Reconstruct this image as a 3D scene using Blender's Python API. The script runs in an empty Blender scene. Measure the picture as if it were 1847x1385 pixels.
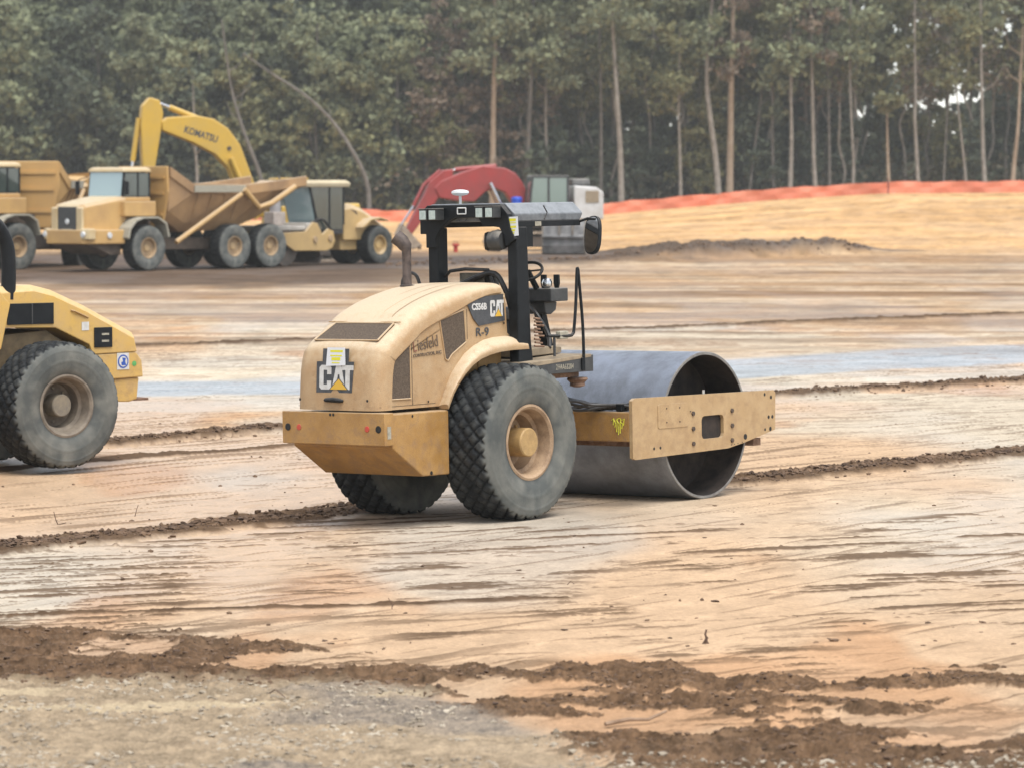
import bpy, bmesh, math, random
import numpy as np
from mathutils import Matrix, Vector
rnd = random.Random(7); NR = np.random.RandomState(11)
R = math.radians; PI = math.pi
sc = bpy.context.scene; col = sc.collection

# ------------------------------------------------------------------ camera, sky, sun, exposure
FPX, HC = 6480.0, 3.37
cam = bpy.data.cameras.new('camera'); cam_o = bpy.data.objects.new('camera', cam); col.objects.link(cam_o)
cam.sensor_width = 36; cam.lens = 36*FPX/1847; cam.clip_start = .5; cam.clip_end = 3000
cam_o.location = (0, 0, HC); cam_o.rotation_euler = (R(90)-math.atan(364.8/FPX), 0, 0)
cam.dof.use_dof = True; cam.dof.focus_distance = 36.0; cam.dof.aperture_fstop = 3.3
sc.camera = cam_o
SUN_EL, SUN_AZ = R(66), R(150)          # azimuth clockwise from +Y
w = bpy.data.worlds.new('World'); sc.world = w; w.use_nodes = True
nt = w.node_tree; bg = nt.nodes['Background']
sky = nt.nodes.new('ShaderNodeTexSky'); sky.sky_type = 'NISHITA'; sky.sun_disc = False
sky.sun_elevation = SUN_EL; sky.sun_rotation = SUN_AZ; sky.air_density = 1.0; sky.dust_density = .4; sky.ozone_density = 1.0
hs = nt.nodes.new('ShaderNodeHueSaturation'); hs.inputs['Saturation'].default_value = .35
nt.links.new(sky.outputs[0], hs.inputs['Color']); nt.links.new(hs.outputs[0], bg.inputs[0])
bg.inputs[1].default_value = .08
sun = bpy.data.lights.new('sun', 'SUN'); sun.energy = 1.5; sun.angle = R(45); sun.color = (1, .965, .91)
sun_o = bpy.data.objects.new('sun', sun); col.objects.link(sun_o)
d = Vector((math.sin(SUN_AZ)*math.cos(SUN_EL), math.cos(SUN_AZ)*math.cos(SUN_EL), math.sin(SUN_EL)))
sun_o.rotation_euler = d.to_track_quat('Z', 'Y').to_euler()
sc.view_settings.view_transform = 'Standard'; sc.view_settings.look = 'None'
sc.view_settings.exposure = 1.66; sc.view_settings.gamma = 1
sc.cycles.max_bounces = 6; sc.cycles.transparent_max_bounces = 6

# ------------------------------------------------------------------ helpers
class MB:
    def __init__(s): s.v = []; s.f = []
    def add(s, vs, fs):
        n = len(s.v); s.v += [tuple(float(c) for c in v) for v in vs]; s.f += [tuple(i+n for i in f) for f in fs]; return s
    def box(s, x0, x1, y0, y1, z0, z1, M=None):
        vs = [Vector((x, y, z)) for x in (x0, x1) for y in (y0, y1) for z in (z0, z1)]
        if M is not None: vs = [M @ v for v in vs]
        return s.add(vs, [(0,1,3,2),(4,6,7,5),(0,4,5,1),(2,3,7,6),(0,2,6,4),(1,5,7,3)])
    def prism(s, poly, ax, a, b, M=None):      # poly in the two other axes (cyclic order kept x,y,z minus ax)
        n = len(poly); vs = []
        for t in (a, b):
            for p in poly:
                q = list(p); q.insert(ax, t); vs.append(Vector(q))
        if M is not None: vs = [M @ v for v in vs]
        fs = [tuple(range(n)), tuple(range(2*n-1, n-1, -1))] + [(i, i+n, (i+1) % n+n, (i+1) % n) for i in range(n)]
        return s.add(vs, fs)
    def loft(s, rings, caps=True, closed=True):
        n = len(rings[0]); vs = [v for r in rings for v in r]; fs = []
        for k in range(len(rings)-1):
            for i in range(n if closed else n-1):
                j = (i+1) % n; fs.append((k*n+i, k*n+j, (k+1)*n+j, (k+1)*n+i))
        if caps: fs += [tuple(range(n-1, -1, -1)), tuple((len(rings)-1)*n+i for i in range(n))]
        return s.add(vs, fs)
    def tube(s, pts, r, n=8, caps=True):
        pts = [Vector(p) for p in pts]; rings = []; up = None
        for i, p in enumerate(pts):
            t = (pts[min(i+1, len(pts)-1)]-pts[max(i-1, 0)]).normalized()
            if up is None: up = Vector((0, 0, 1)) if abs(t.z) < .9 else Vector((1, 0, 0))
            a = t.cross(up).normalized(); b = a.cross(t).normalized(); up = b
            rr = r[i] if isinstance(r, (list, tuple)) else r
            rings.append([p+a*rr*math.cos(2*PI*k/n)+b*rr*math.sin(2*PI*k/n) for k in range(n)])
        return s.loft(rings, caps)
    def lathe(s, prof, c, ax=1, n=32, caps=True):   # prof = [(radius, offset along axis)]
        rings = []
        for r, t in prof:
            ring = []
            for k in range(n):
                a = 2*PI*k/n; q = [r*math.cos(a), r*math.sin(a)]; q.insert(ax, t)
                ring.append(Vector(q)+Vector(c))
            rings.append(ring)
        return s.loft(rings, caps)
    def build(s, name, m, parent=None, bev=0, smooth=False, seg=2):
        me = bpy.data.meshes.new(name); me.from_pydata(s.v, [], s.f)
        bm = bmesh.new(); bm.from_mesh(me); bmesh.ops.recalc_face_normals(bm, faces=bm.faces); bm.to_mesh(me); bm.free()
        me.materials.append(m); o = bpy.data.objects.new(name, me); col.objects.link(o)
        if parent is not None: o.parent = parent
        if smooth:
            me.polygons.foreach_set('use_smooth', [True]*len(me.polygons))
            try: me.set_sharp_from_angle(angle=R(38))
            except Exception: pass
        if bev:
            b = o.modifiers.new('bevel', 'BEVEL'); b.width = bev; b.segments = seg; b.limit_method = 'ANGLE'; b.angle_limit = R(35)
        return o
def tag(o, label=None, cat=None, group=None, kind=None):
    for k, v in (('label', label), ('category', cat), ('group', group), ('kind', kind)):
        if v: o[k] = v
    return o
def empty(name, loc=(0,0,0), yaw=0, parent=None):
    o = bpy.data.objects.new(name, None); o.empty_display_size = .3; col.objects.link(o); o.location = loc; o.rotation_euler = (0, 0, yaw)
    if parent is not None: o.parent = parent
    return o
def at(px, Y): return (px-923.5)/FPX*Y
def along(pts, n):                               # Catmull-Rom through 2D/3D points
    P = [np.array(p, float) for p in pts]; P = [2*P[0]-P[1]]+P+[2*P[-1]-P[-2]]; out = []
    for i in range(1, len(P)-2):
        for k in range(n):
            t = k/n; a, b, c, e = P[i-1:i+3]
            out.append(.5*((2*b)+(c-a)*t+(2*a-5*b+4*c-e)*t*t+(3*b-a-3*c+e)*t**3))
    out.append(P[-2]); return out

# ------------------------------------------------------------------ materials
KA = .74
def mat(name, c1, c2=None, scale=8, rough=.6, bump=0, metal=0, lo=.35, hi=.65, rough2=None, detail=6, dust=None, dust_amt=0, spec=.5, fine=0, bscale=None, splat=0):
    if name == 'drum_steel': metal = .65
    elif metal == 0: c1 = tuple(v*KA for v in c1); c2 = c2 and tuple(v*KA for v in c2); dust = dust and tuple(v*KA for v in dust)
    m = bpy.data.materials.new(name); m.use_nodes = True; n = m.node_tree; N = n.nodes; L = n.links; b = N['Principled BSDF']
    b.inputs['Metallic'].default_value = metal; b.inputs['Roughness'].default_value = rough
    b.inputs['Specular IOR Level'].default_value = spec
    tc = N.new('ShaderNodeTexCoord'); cur = None
    if c2 is None: b.inputs['Base Color'].default_value = (*c1, 1)
    else:
        t = N.new('ShaderNodeTexNoise'); t.inputs['Scale'].default_value = scale; t.inputs['Detail'].default_value = detail; t.inputs['Roughness'].default_value = .62
        L.new(tc.outputs['Object'], t.inputs['Vector'])
        r = N.new('ShaderNodeValToRGB'); r.color_ramp.elements[0].position = lo; r.color_ramp.elements[1].position = hi
        r.color_ramp.elements[0].color = (*c1, 1); r.color_ramp.elements[1].color = (*c2, 1)
        L.new(t.outputs[0], r.inputs[0]); cur = r.outputs[0]
        if rough2 is not None:
            mr = N.new('ShaderNodeMapRange'); mr.inputs[1].default_value = lo; mr.inputs[2].default_value = hi
            mr.inputs[3].default_value = rough; mr.inputs[4].default_value = rough2
            L.new(t.outputs[0], mr.inputs[0]); L.new(mr.outputs[0], b.inputs['Roughness'])
    if dust is not None:                       # settled dirt on faces that look up, broken by noise
        g = N.new('ShaderNodeNewGeometry'); sx = N.new('ShaderNodeSeparateXYZ'); L.new(g.outputs['Normal'], sx.inputs[0])
        t2 = N.new('ShaderNodeTexNoise'); t2.inputs['Scale'].default_value = 14; t2.inputs['Detail'].default_value = 8; L.new(tc.outputs['Object'], t2.inputs['Vector'])
        ad = N.new('ShaderNodeMath'); ad.operation = 'MULTIPLY_ADD'; ad.inputs[1].default_value = 1.0; L.new(sx.outputs[2], ad.inputs[0]); L.new(t2.outputs[0], ad.inputs[2])
        mr = N.new('ShaderNodeMapRange'); mr.inputs[1].default_value = .68; mr.inputs[2].default_value = 1.35; mr.inputs[3].default_value = 0; mr.inputs[4].default_value = dust_amt
        L.new(ad.outputs[0], mr.inputs[0]); mx = N.new('ShaderNodeMix'); mx.data_type = 'RGBA'
        L.new(mr.outputs[0], mx.inputs[0])
        if cur: L.new(cur, mx.inputs[6])
        else: mx.inputs[6].default_value = (*c1, 1)
        mx.inputs[7].default_value = (*dust, 1); cur = mx.outputs[2]
    if splat and cur:                           # dried mud: blotches, thicker low down on the machine
        t5 = N.new('ShaderNodeTexNoise'); t5.inputs['Scale'].default_value = 9; t5.inputs['Detail'].default_value = 9; t5.inputs['Roughness'].default_value = .72; L.new(tc.outputs['Object'], t5.inputs['Vector'])
        sz = N.new('ShaderNodeSeparateXYZ'); L.new(tc.outputs['Object'], sz.inputs[0])
        mz = N.new('ShaderNodeMapRange'); mz.inputs[1].default_value = .45; mz.inputs[2].default_value = 1.9; mz.inputs[3].default_value = .17; mz.inputs[4].default_value = .0; L.new(sz.outputs[2], mz.inputs[0])
        ad = N.new('ShaderNodeMath'); ad.operation = 'ADD'; L.new(t5.outputs[0], ad.inputs[0]); L.new(mz.outputs[0], ad.inputs[1])
        mr = N.new('ShaderNodeMapRange'); mr.inputs[1].default_value = .60; mr.inputs[2].default_value = .74; mr.inputs[3].default_value = 0; mr.inputs[4].default_value = splat; L.new(ad.outputs[0], mr.inputs[0])
        mx = N.new('ShaderNodeMix'); mx.data_type = 'RGBA'; L.new(mr.outputs[0], mx.inputs[0]); L.new(cur, mx.inputs[6]); mx.inputs[7].default_value = (.24, .145, .075, 1); cur = mx.outputs[2]
    if fine and cur:                            # grain: fine speckle of grime
        t3 = N.new('ShaderNodeTexNoise'); t3.inputs['Scale'].default_value = 120; t3.inputs['Detail'].default_value = 4; L.new(tc.outputs['Object'], t3.inputs['Vector'])
        mr = N.new('ShaderNodeMapRange'); mr.inputs[1].default_value = .3; mr.inputs[2].default_value = .7; mr.inputs[3].default_value = 1-fine; mr.inputs[4].default_value = 1+fine
        L.new(t3.outputs[0], mr.inputs[0]); mm = N.new('ShaderNodeVectorMath'); mm.operation = 'SCALE'; L.new(cur, mm.inputs[0]); L.new(mr.outputs[0], mm.inputs['Scale']); cur = mm.outputs[0]
    if cur: L.new(cur, b.inputs['Base Color'])
    if bump:
        t4 = N.new('ShaderNodeTexNoise'); t4.inputs['Scale'].default_value = bscale or scale*3; t4.inputs['Detail'].default_value = 5; L.new(tc.outputs['Object'], t4.inputs['Vector'])
        bp = N.new('ShaderNodeBump'); bp.inputs['Strength'].default_value = 1; bp.inputs['Distance'].default_value = bump
        L.new(t4.outputs[0], bp.inputs['Height']); L.new(bp.outputs[0], b.inputs['Normal'])
    return m
DUST = (.50, .38, .25)
M = dict(
 paint=mat('faded_yellow_paint', (.49,.305,.145), (.56,.39,.22), 5, .55, .0006, dust=(.70,.56,.385), dust_amt=.9, fine=.12, rough2=.75, bscale=60, splat=.5),
 frame_paint=mat('yellow_frame_paint', (.40,.21,.055), (.52,.30,.10), 4, .42, .0006, dust=DUST, dust_amt=.7, fine=.14, rough2=.7, bscale=60, splat=.6),
 plate_paint=mat('tan_plate_paint', (.56,.385,.20), (.50,.33,.16), 6, .6, .0006, dust=DUST, dust_amt=.8, fine=.12, bscale=60, splat=.4),
 yellow2=mat('bright_yellow_paint', (.72,.45,.11), (.64,.42,.16), 4, .5, .0005, dust=(.72,.56,.32), dust_amt=.7, fine=.07, splat=.4),
 black=mat('black_paint', (.004,.006,.008), (.014,.017,.020), 9, .5, .0006, dust=(.22,.2,.18), dust_amt=.4, fine=.2, rough2=.7, spec=.25),
 grey=mat('dark_grey_paint', (.035,.038,.04), (.065,.066,.066), 11, .5, .0006, dust=(.36,.33,.28), dust_amt=.85, fine=.15),
 deck=mat('dusty_deck', (.42,.33,.22), (.28,.22,.15), 9, .9, .001),
 canopy=mat('grey_canopy', (.10,.11,.12), (.20,.21,.22), 12, .5, .0004, dust=(.36,.38,.40), dust_amt=.7, fine=.12),
 bolt=mat('dark_bolt', (.05,.035,.025), (.14,.09,.06), 30, .6),
 rubber=None,
 rim=mat('rusty_rim', (.48,.33,.20), (.27,.17,.10), 7, .75, .001, lo=.4, hi=.7, fine=.15),
 hub=mat('hub_paint', (.56,.36,.14), (.40,.25,.10), 12, .6, .001, fine=.12),
 steel=mat('drum_steel', (.34,.37,.43), (.20,.215,.24), 3.0, .34, .0008, metal=.0, rough2=.5, fine=.12, bscale=40, spec=.8),
 rimst=mat('drum_rim', (.16,.15,.14), (.28,.27,.25), 9, .65, .001),
 drumin=mat('drum_inside', (.012,.008,.006), (.045,.03,.022), 8, .8, .002),
 rust=mat('rusty_steel', (.16,.08,.045), (.32,.20,.13), 18, .8, .002),
 mudst=mat('exhaust_steel', (.055,.042,.038), (.14,.105,.09), 15, .65, .001),
 vent=mat('vent_mesh', (.085,.060,.042), (.15,.11,.075), 60, .9, .002, detail=2),
 decal=mat('decal_grey', (.045,.05,.058), (.085,.088,.095), 14, .5, 0, fine=.15),
 white=mat('white_vinyl', (.78,.78,.76), (.62,.60,.56), 20, .5, 0),
 sheet=mat('white_sheet', (.85,.87,.90)), 
 neon=mat('yellow_highlight', (.85,.80,.03)),
 tri=mat('badge_yellow', (.80,.48,.05)),
 ink=mat('faded_ink', (.10,.07,.05), (.20,.14,.09), 30, .7),
 inkred=mat('faded_red_ink', (.26,.10,.06)),
 stencil=mat('stencil_paint', (.50,.46,.36), (.30,.28,.22), 30, .7),
 spray=mat('spray_yellow', (.75,.75,.04)),
 red=mat('reflector_red', (.75,.05,.04), (.5,.1,.05), 30, .3),
 lens=mat('lamp_lens', (.62,.70,.66), (.45,.55,.52), 25, .15),
 hole=mat('dark_recess', (.008,.007,.006)),
 seat=mat('worn_vinyl', (.012,.012,.014), (.05,.05,.045), 12, .5),
 cloth=mat('torn_foam', (.22,.19,.14), (.10,.09,.07), 20, .9),
 mirror=mat('mirror_glass', (.7,.7,.7), None, rough=.08, metal=1),
 silver=mat('silver_metal', (.6,.6,.6), None, rough=.25, metal=1),
 hose=mat('black_hose', (.012,.012,.013), (.05,.045,.04), 20, .5),
 wplastic=mat('white_plastic', (.80,.82,.82), (.7,.71,.7), 10, .4),
 glass=None,
)
def glass(name, c, rough=.08):
    m = mat(name, c, None, rough=rough, spec=.9); m.node_tree.nodes['Principled BSDF'].inputs['Coat Weight'].default_value = .6; return m
M['glass_blue'] = glass('windscreen_glass', (.36,.50,.53)); M['glass_dark'] = glass('side_glass', (.05,.075,.07)); M['glass_green'] = glass('green_glass', (.20,.28,.25))
def rubber_mat():
    m = mat('tyre_rubber', (.007,.009,.011), (.022,.025,.029), 10, .7, .0015, fine=.15, bscale=50, spec=.2); n = m.node_tree; N = n.nodes; L = n.links
    b = N['Principled BSDF']; src = b.inputs['Base Color'].links[0].from_socket
    a = N.new('ShaderNodeAttribute'); a.attribute_name = 'dirt'; mx = N.new('ShaderNodeMix'); mx.data_type = 'RGBA'
    L.new(a.outputs['Fac'], mx.inputs[0]); L.new(src, mx.inputs[6])
    t = N.new('ShaderNodeTexNoise'); t.inputs['Scale'].default_value = 5; t.inputs['Detail'].default_value = 8
    tc = N.new('ShaderNodeTexCoord'); L.new(tc.outputs['Object'], t.inputs['Vector'])
    r = N.new('ShaderNodeValToRGB'); r.color_ramp.elements[0].position = .35; r.color_ramp.elements[1].position = .68
    r.color_ramp.elements[0].color = (.085,.092,.088,1); r.color_ramp.elements[1].color = (.175,.175,.155,1)
    L.new(t.outputs[0], r.inputs[0]); L.new(r.outputs[0], mx.inputs[7]); L.new(mx.outputs[2], b.inputs['Base Color']); return m
M['rubber'] = rubber_mat()

# ------------------------------------------------------------------ noise
TAB = NR.rand(512, 512)
def vn(x, y):
    xi = np.floor(x).astype(np.int64); yi = np.floor(y).astype(np.int64); fx = x-xi; fy = y-yi
    fx = fx*fx*(3-2*fx); fy = fy*fy*(3-2*fy); a = TAB[xi & 511, yi & 511]; b = TAB[(xi+1) & 511, yi & 511]
    c = TAB[xi & 511, (yi+1) & 511]; e = TAB[(xi+1) & 511, (yi+1) & 511]
    return (a*(1-fx)+b*fx)*(1-fy)+(c*(1-fx)+e*fx)*fy
def fbm(x, y, o=4, g=.5):
    s = 0; A = 1; t = 0
    for k in range(o): s = s+A*vn(x*2**k+17.3*k, y*2**k+9.1*k); t += A; A *= g
    return s/t
def sm(a, b, x): t = np.clip((x-a)/(b-a), 0, 1); return t*t*(3-2*t)

# ------------------------------------------------------------------ ground
RX0, RY0, RA = -.601, 36.174, .8955              # road roller: rear axle centre, heading
RROLL, RPITCH = .0192, .0055
EX = np.array([-400,-60,-14,-8.6,8.2,13.7,23.6,33.5,46,100,400.]); EZ = np.array([0,0,-.1,-.25,.38,.88,1.72,2.3,2.4,2.6,2.6])
def base_z(x, y):
    x = np.asarray(x, float); y = np.asarray(y, float)
    z = np.interp(x*321/np.clip(y, 150, 400), EX, EZ)*sm(175, 318, y)
    dx, dy = x-RX0, y-RY0; X = dx*math.cos(RA)+dy*math.sin(RA); Y = -dx*math.sin(RA)+dy*math.cos(RA)
    wgt = 1-sm(3.2, 9, np.hypot(X-1.3, Y)); z = z+wgt*(RPITCH*X-RROLL*Y)
    z = z+.05*(1-sm(1.5, 4, np.hypot(x+5.8, y-42.4)))
    return z
def seg_dist(x, y, pts):
    D = np.full(x.shape, 1e9); 
    for (x0, y0), (x1, y1) in zip(pts[:-1], pts[1:]):
        vx, vy = x1-x0, y1-y0; t = np.clip(((x-x0)*vx+(y-y0)*vy)/(vx*vx+vy*vy), 0, 1)
        D = np.minimum(D, np.hypot(x-x0-t*vx, y-y0-t*vy))
    return D
MUD_EDGE = ([-40,-6,-3.9,-1.56,-.29,.56,1.42,3.55,6,40.], [28.5,27.9,27.3,26.15,25.25,24.55,24.45,24.9,25.5,28.])
def soil(x, y):
    """height offset, colour (n,3), roughness"""
    D52 = R(52); u = x*math.cos(D52)+y*math.sin(D52); v = -x*math.sin(D52)+y*math.cos(D52)
    u2 = x*math.cos(R(20))+y*math.sin(R(20)); v2 = -x*math.sin(R(20))+y*math.cos(R(20))
    n_big = fbm(x*.16+3, y*.05+8, 4); n_med = fbm(x*.9+1, y*.35+4, 4); n_f = fbm(x*6, y*4, 4, .6); n_vf = vn(x*30, y*18)
    far = sm(75, 130, y)
    pale = np.array([.62,.525,.40]); peach = np.array([.61,.425,.27]); grey = np.array([.50,.45,.38]); mud = np.array([.060,.036,.021]); mud2 = np.array([.155,.094,.054])
    C = pale+(peach-pale)*sm(.42, .64, fbm(x*.22+40, y*.10+2, 3))[:, None]
    C = C+(grey-C)*(sm(.52, .72, fbm(x*.35+7, y*.12+60, 4))*.6)[:, None]
    C = C+(np.array([.50,.24,.10])-C)*(sm(.62, .74, fbm(x*.5+77, y*.22+31, 4))*.45)[:, None]
    H = .035*(n_big-.5)+.02*(n_med-.5)
    # raked streaks along the rolling direction and thin mud smears
    s1 = fbm(u*.35, v*5.2, 4, .6); s2 = fbm(u*.9+50, v*11, 3, .6); s3 = fbm(u2*.7+9, v2*4.5, 4, .6)
    patch = sm(.52, .64, fbm(x*.45+21, y*.16+5, 4)); near = 1-sm(60, 90, y)
    lines = sm(.62, .665, s1)*patch*.7
    s4 = fbm(u2*1.7+31, v2*11, 4, .66); s5 = fbm(x*2.0+3, y*3.6+7, 5, .68)
    fore = (1-sm(31.5, 35, y))*(.35+.65*sm(.42, .56, fbm(x*.25+71, y*.12+8, 3)))
    lines = np.maximum(lines, sm(.575, .635, s4)*sm(.46, .57, fbm(x*.55+14, y*.30+33, 3))*fore)
    lines = np.maximum(lines, sm(.62, .665, s5)*sm(.44, .55, fbm(x*.4+54, y*.2+3, 3))*(.4+.6*fore))
    lines = np.maximum(lines, sm(.60, .65, s3)*sm(.47, .58, fbm(x*.3+4, y*.13+90, 3))*.95*(1-sm(34, 44, y)*.6))
    lines = np.maximum(lines, sm(.66, .74, s2)*.55)
    lines = lines*(.25+.75*near)
    C = C+(mud2*.85-C)*(lines*.92)[:, None]
    C = C*(1+.14*(s1-.5)*2*(.5+.5*near)+.18*(n_f-.5)*2)[:, None]
    H = H+lines*.012+.012*(s1-.5)*near+.004*(n_f-.5)
    wet = 1-sm(.40, .58, fbm(x*.33+90, y*.12+14, 3))
    # clay bands across the yard
    for pts, wd, hh, cc, am in (
        ([(-14,58.2),(-8.4,58.2),(-3.75,59),(4.2,65),(10.4,71.5),(22,80)], 2.7, 0, [.37,.42,.46], .95),
        ([(-14,55),(-5,54),(3,57),(12,66),(25,78)], 1.4, 0, [.66,.60,.50], .6),
        ([(-14,62),(-4,63),(4,71),(12,80),(25,93)], 2.6, 0, [.68,.58,.44], .6)):
        q = seg_dist(x, y, pts)+(fbm(x*.5+5, y*.5, 4)-.5)*1.6; a = (1-sm(wd*.7, wd, q))*am*(.85+.3*(s1-.5))
        C = C+(np.array(cc)-C)*a[:, None]
    a = sm(78, 92, y)*.62*(.8+.4*n_med); C = C+(np.array([.52,.355,.205])-C)*a[:, None]
    # mid-distance brown drag bands
    q = fbm(x*.02+3, y*.17+2, 5, .6); a = sm(.47, .6, q)*sm(76, 92, y)*(1-sm(150, 200, y))*.75
    C = C+(np.array([.34,.205,.105])-C)*a[:, None]
    q = fbm(x*.05+31, y*.55+2, 5, .65); a = sm(.50, .64, q)*sm(66, 80, y)*(1-sm(200, 300, y)*.6)*.65
    C = C+(np.array([.22,.13,.07])-C)*a[:, None]; H = H+a*.05
    a = sm(150, 190, y)*(.75+.25*fbm(x*.06, y*.05, 3)); C = C+(np.array([.72,.44,.20])-C)*a[:, None]
    q = fbm(x*.02+61, y*.11+7, 4, .6); a = sm(.50, .6, q)*sm(165, 190, y)*.5; C = C+(np.array([.45,.26,.11])-C)*a[:, None]
    fm_ = fbm(x*.9+2, y*1.1+5, 5, .65); fq = fbm(x*.35+12, y*.9+25, 4, .6); wgt = sm(46, 70, y)
    C = C*(1+wgt*((fm_-.5)*1.15+(fq-.5)*.6))[:, None]
    a = sm(.60, .68, fm_)*wgt*(1-sm(190, 260, y))*.5; C = C+(np.array([.22,.13,.075])-C)*a[:, None]
    # mud windrows
    for pts, wd, hh in (([(-12,23.9),(-4.74,33.14),(-3.1,35.1),(-1.5,37.2)], .50, .055), ([(2.5,39.7),(4.4,42.1),(6.4,44.8),(14,55)], .52, .06),
                        ([(-12,37.5),(-5.26,45.7),(-3.2,48.7),(4.15,56.5),(8.6,60.4),(18,68.5)], .42, .09), ([(-12,33),(-4.86,43.2),(-2.7,45.9),(1,50.5)], .22, .03),
                        ([(-12,70),(-5,75),(5,84),(20,97)], .5, .06), ([(-5,27.5),(-1.2,28.4),(.4,28.9)], .10, .02)):
        q = seg_dist(x, y, pts)+(fbm(x*2.2, y*2.2, 4, .6)-.5)*wd*1.5; a = 1-sm(wd*.7, wd, q)
        C = C+((mud*(1-n_f[:, None])+mud2*1.1*n_f[:, None])-C)*(a*.93)[:, None]; H = H+a*hh*(.35+1.0*fbm(x*5, y*5, 4, .65)); wet = wet*(1-a)
    # dark churned earth under and beside the parked machines, with a berm at its far side
    q = y+(fbm(x*.25, y*.1, 4)-.5)*16
    a = sm(113, 121, q)*(1-sm(160, 175, q))*(1-sm(-6, 2, x))
    C = C+(np.array([.115,.078,.056])*(.5+1.0*fm_)[:, None]-C)*(a*.93)[:, None]
    dd = seg_dist(x, y, [(-9,143),(-2,151),(6,162),(17,175)]); wd = 8.5-5.5*sm(2, 17, x)
    a = (1-sm(wd*.5, wd, dd+(fbm(x*.6, y*.2, 4)-.5)*4)); C = C+(np.array([.10,.074,.058])*(.6+.8*n_med)[:, None]-C)*(a*.92)[:, None]
    H = H+a*.60*(.3+1.1*fbm(x*1.1, y*.4, 5, .6))*(1-sm(15, 19, x))*(.12*sm(-8, -2, x)+.88*sm(3, 8, x))
    # foreground churned mud and pale rubble
    e = np.interp(x, *MUD_EDGE)+(fbm(x*1.3+5, y*.6, 4, .6)-.5)*2.2
    m = 1-sm(e-.25, e+.1, y); tex = fbm(x*2.6+5, y*1.7, 5, .62)
    hol = sm(.54, .62, fbm(x*.75+3, y*1.4+8, 4, .6))
    tx2 = fbm(x*9+5, y*5+2, 4, .7); mm = sm(.44, .52, m+(tx2-.5)*.5)*(1-.9*sm(.44, .56, hol+(tx2-.5)*1.1+(tex-.5)*.7))
    C = C+((mud*1.4*(1-tex[:, None])+mud2*1.25*tex[:, None])*(-.2+2.3*fbm(x*12+3, y*9, 4, .8))[:, None]-C)*(mm*.93)[:, None]
    rg1 = 1-np.abs(fbm(x*2.3+4, y*1.6+9, 4, .55)-.5)*4; H = H+m*(.060*(fbm(x*1.2+8, y*.8+3, 3)-.35)+.035*np.clip(rg1, 0, 1)**2+.075*(fbm(x*4.5, y*3.6, 4, .62)-.5)+.075*(fbm(x*13, y*10, 4, .75)-.5))*(1-.75*hol)
    rb = (1-sm(-.35, .35, y-(23.9-sm(-1.3, 1.2, x)*4.0)+(fbm(x*.9, y*.9+4, 4)-.5)*1.6))
    rcol = np.array([.43,.335,.225])*(.25+1.3*fbm(x*11, y*8, 5, .85))[:, None]+np.array([-.10,-.06,-.01])*sm(.55,.7,fbm(x*.8+2,y*.8,3))[:, None]
    C = C+(rcol-C)*(rb*.9)[:, None]; H = H*(1-rb*.5)+rb*(.04*(fbm(x*3+2, y*3, 5, .65)-.4)+.035*(fbm(x*15, y*12, 4, .78)-.5))
    st = sm(.58, .66, fbm(x*.5+12, y*3.2+5, 4))*(rb)*sm(21.6, 22.6, y); C = C+(np.array([.62,.50,.33])-C)*(st*.6)[:, None]
    wet = wet*(1-m)*(1-rb)*(1-far*.6)*(1-lines)
    rough = .92-.50*wet
    # pressed flat under the roller
    dx, dy = x-RX0, y-RY0; X = dx*math.cos(RA)+dy*math.sin(RA); Y = -dx*math.sin(RA)+dy*math.cos(RA)
    k = (1-sm(1.0, 1.6, np.abs(Y)))*sm(-1.8, -.9, X)*(1-sm(3.0, 4.2, X)); H = H*(1-k*.9)
    k = 1-sm(1.2, 2.2, np.hypot(x+5.7, y-42.4)); H = H*(1-k*.8)
    return H, np.clip(C*.74, .008, .95), rough
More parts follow.
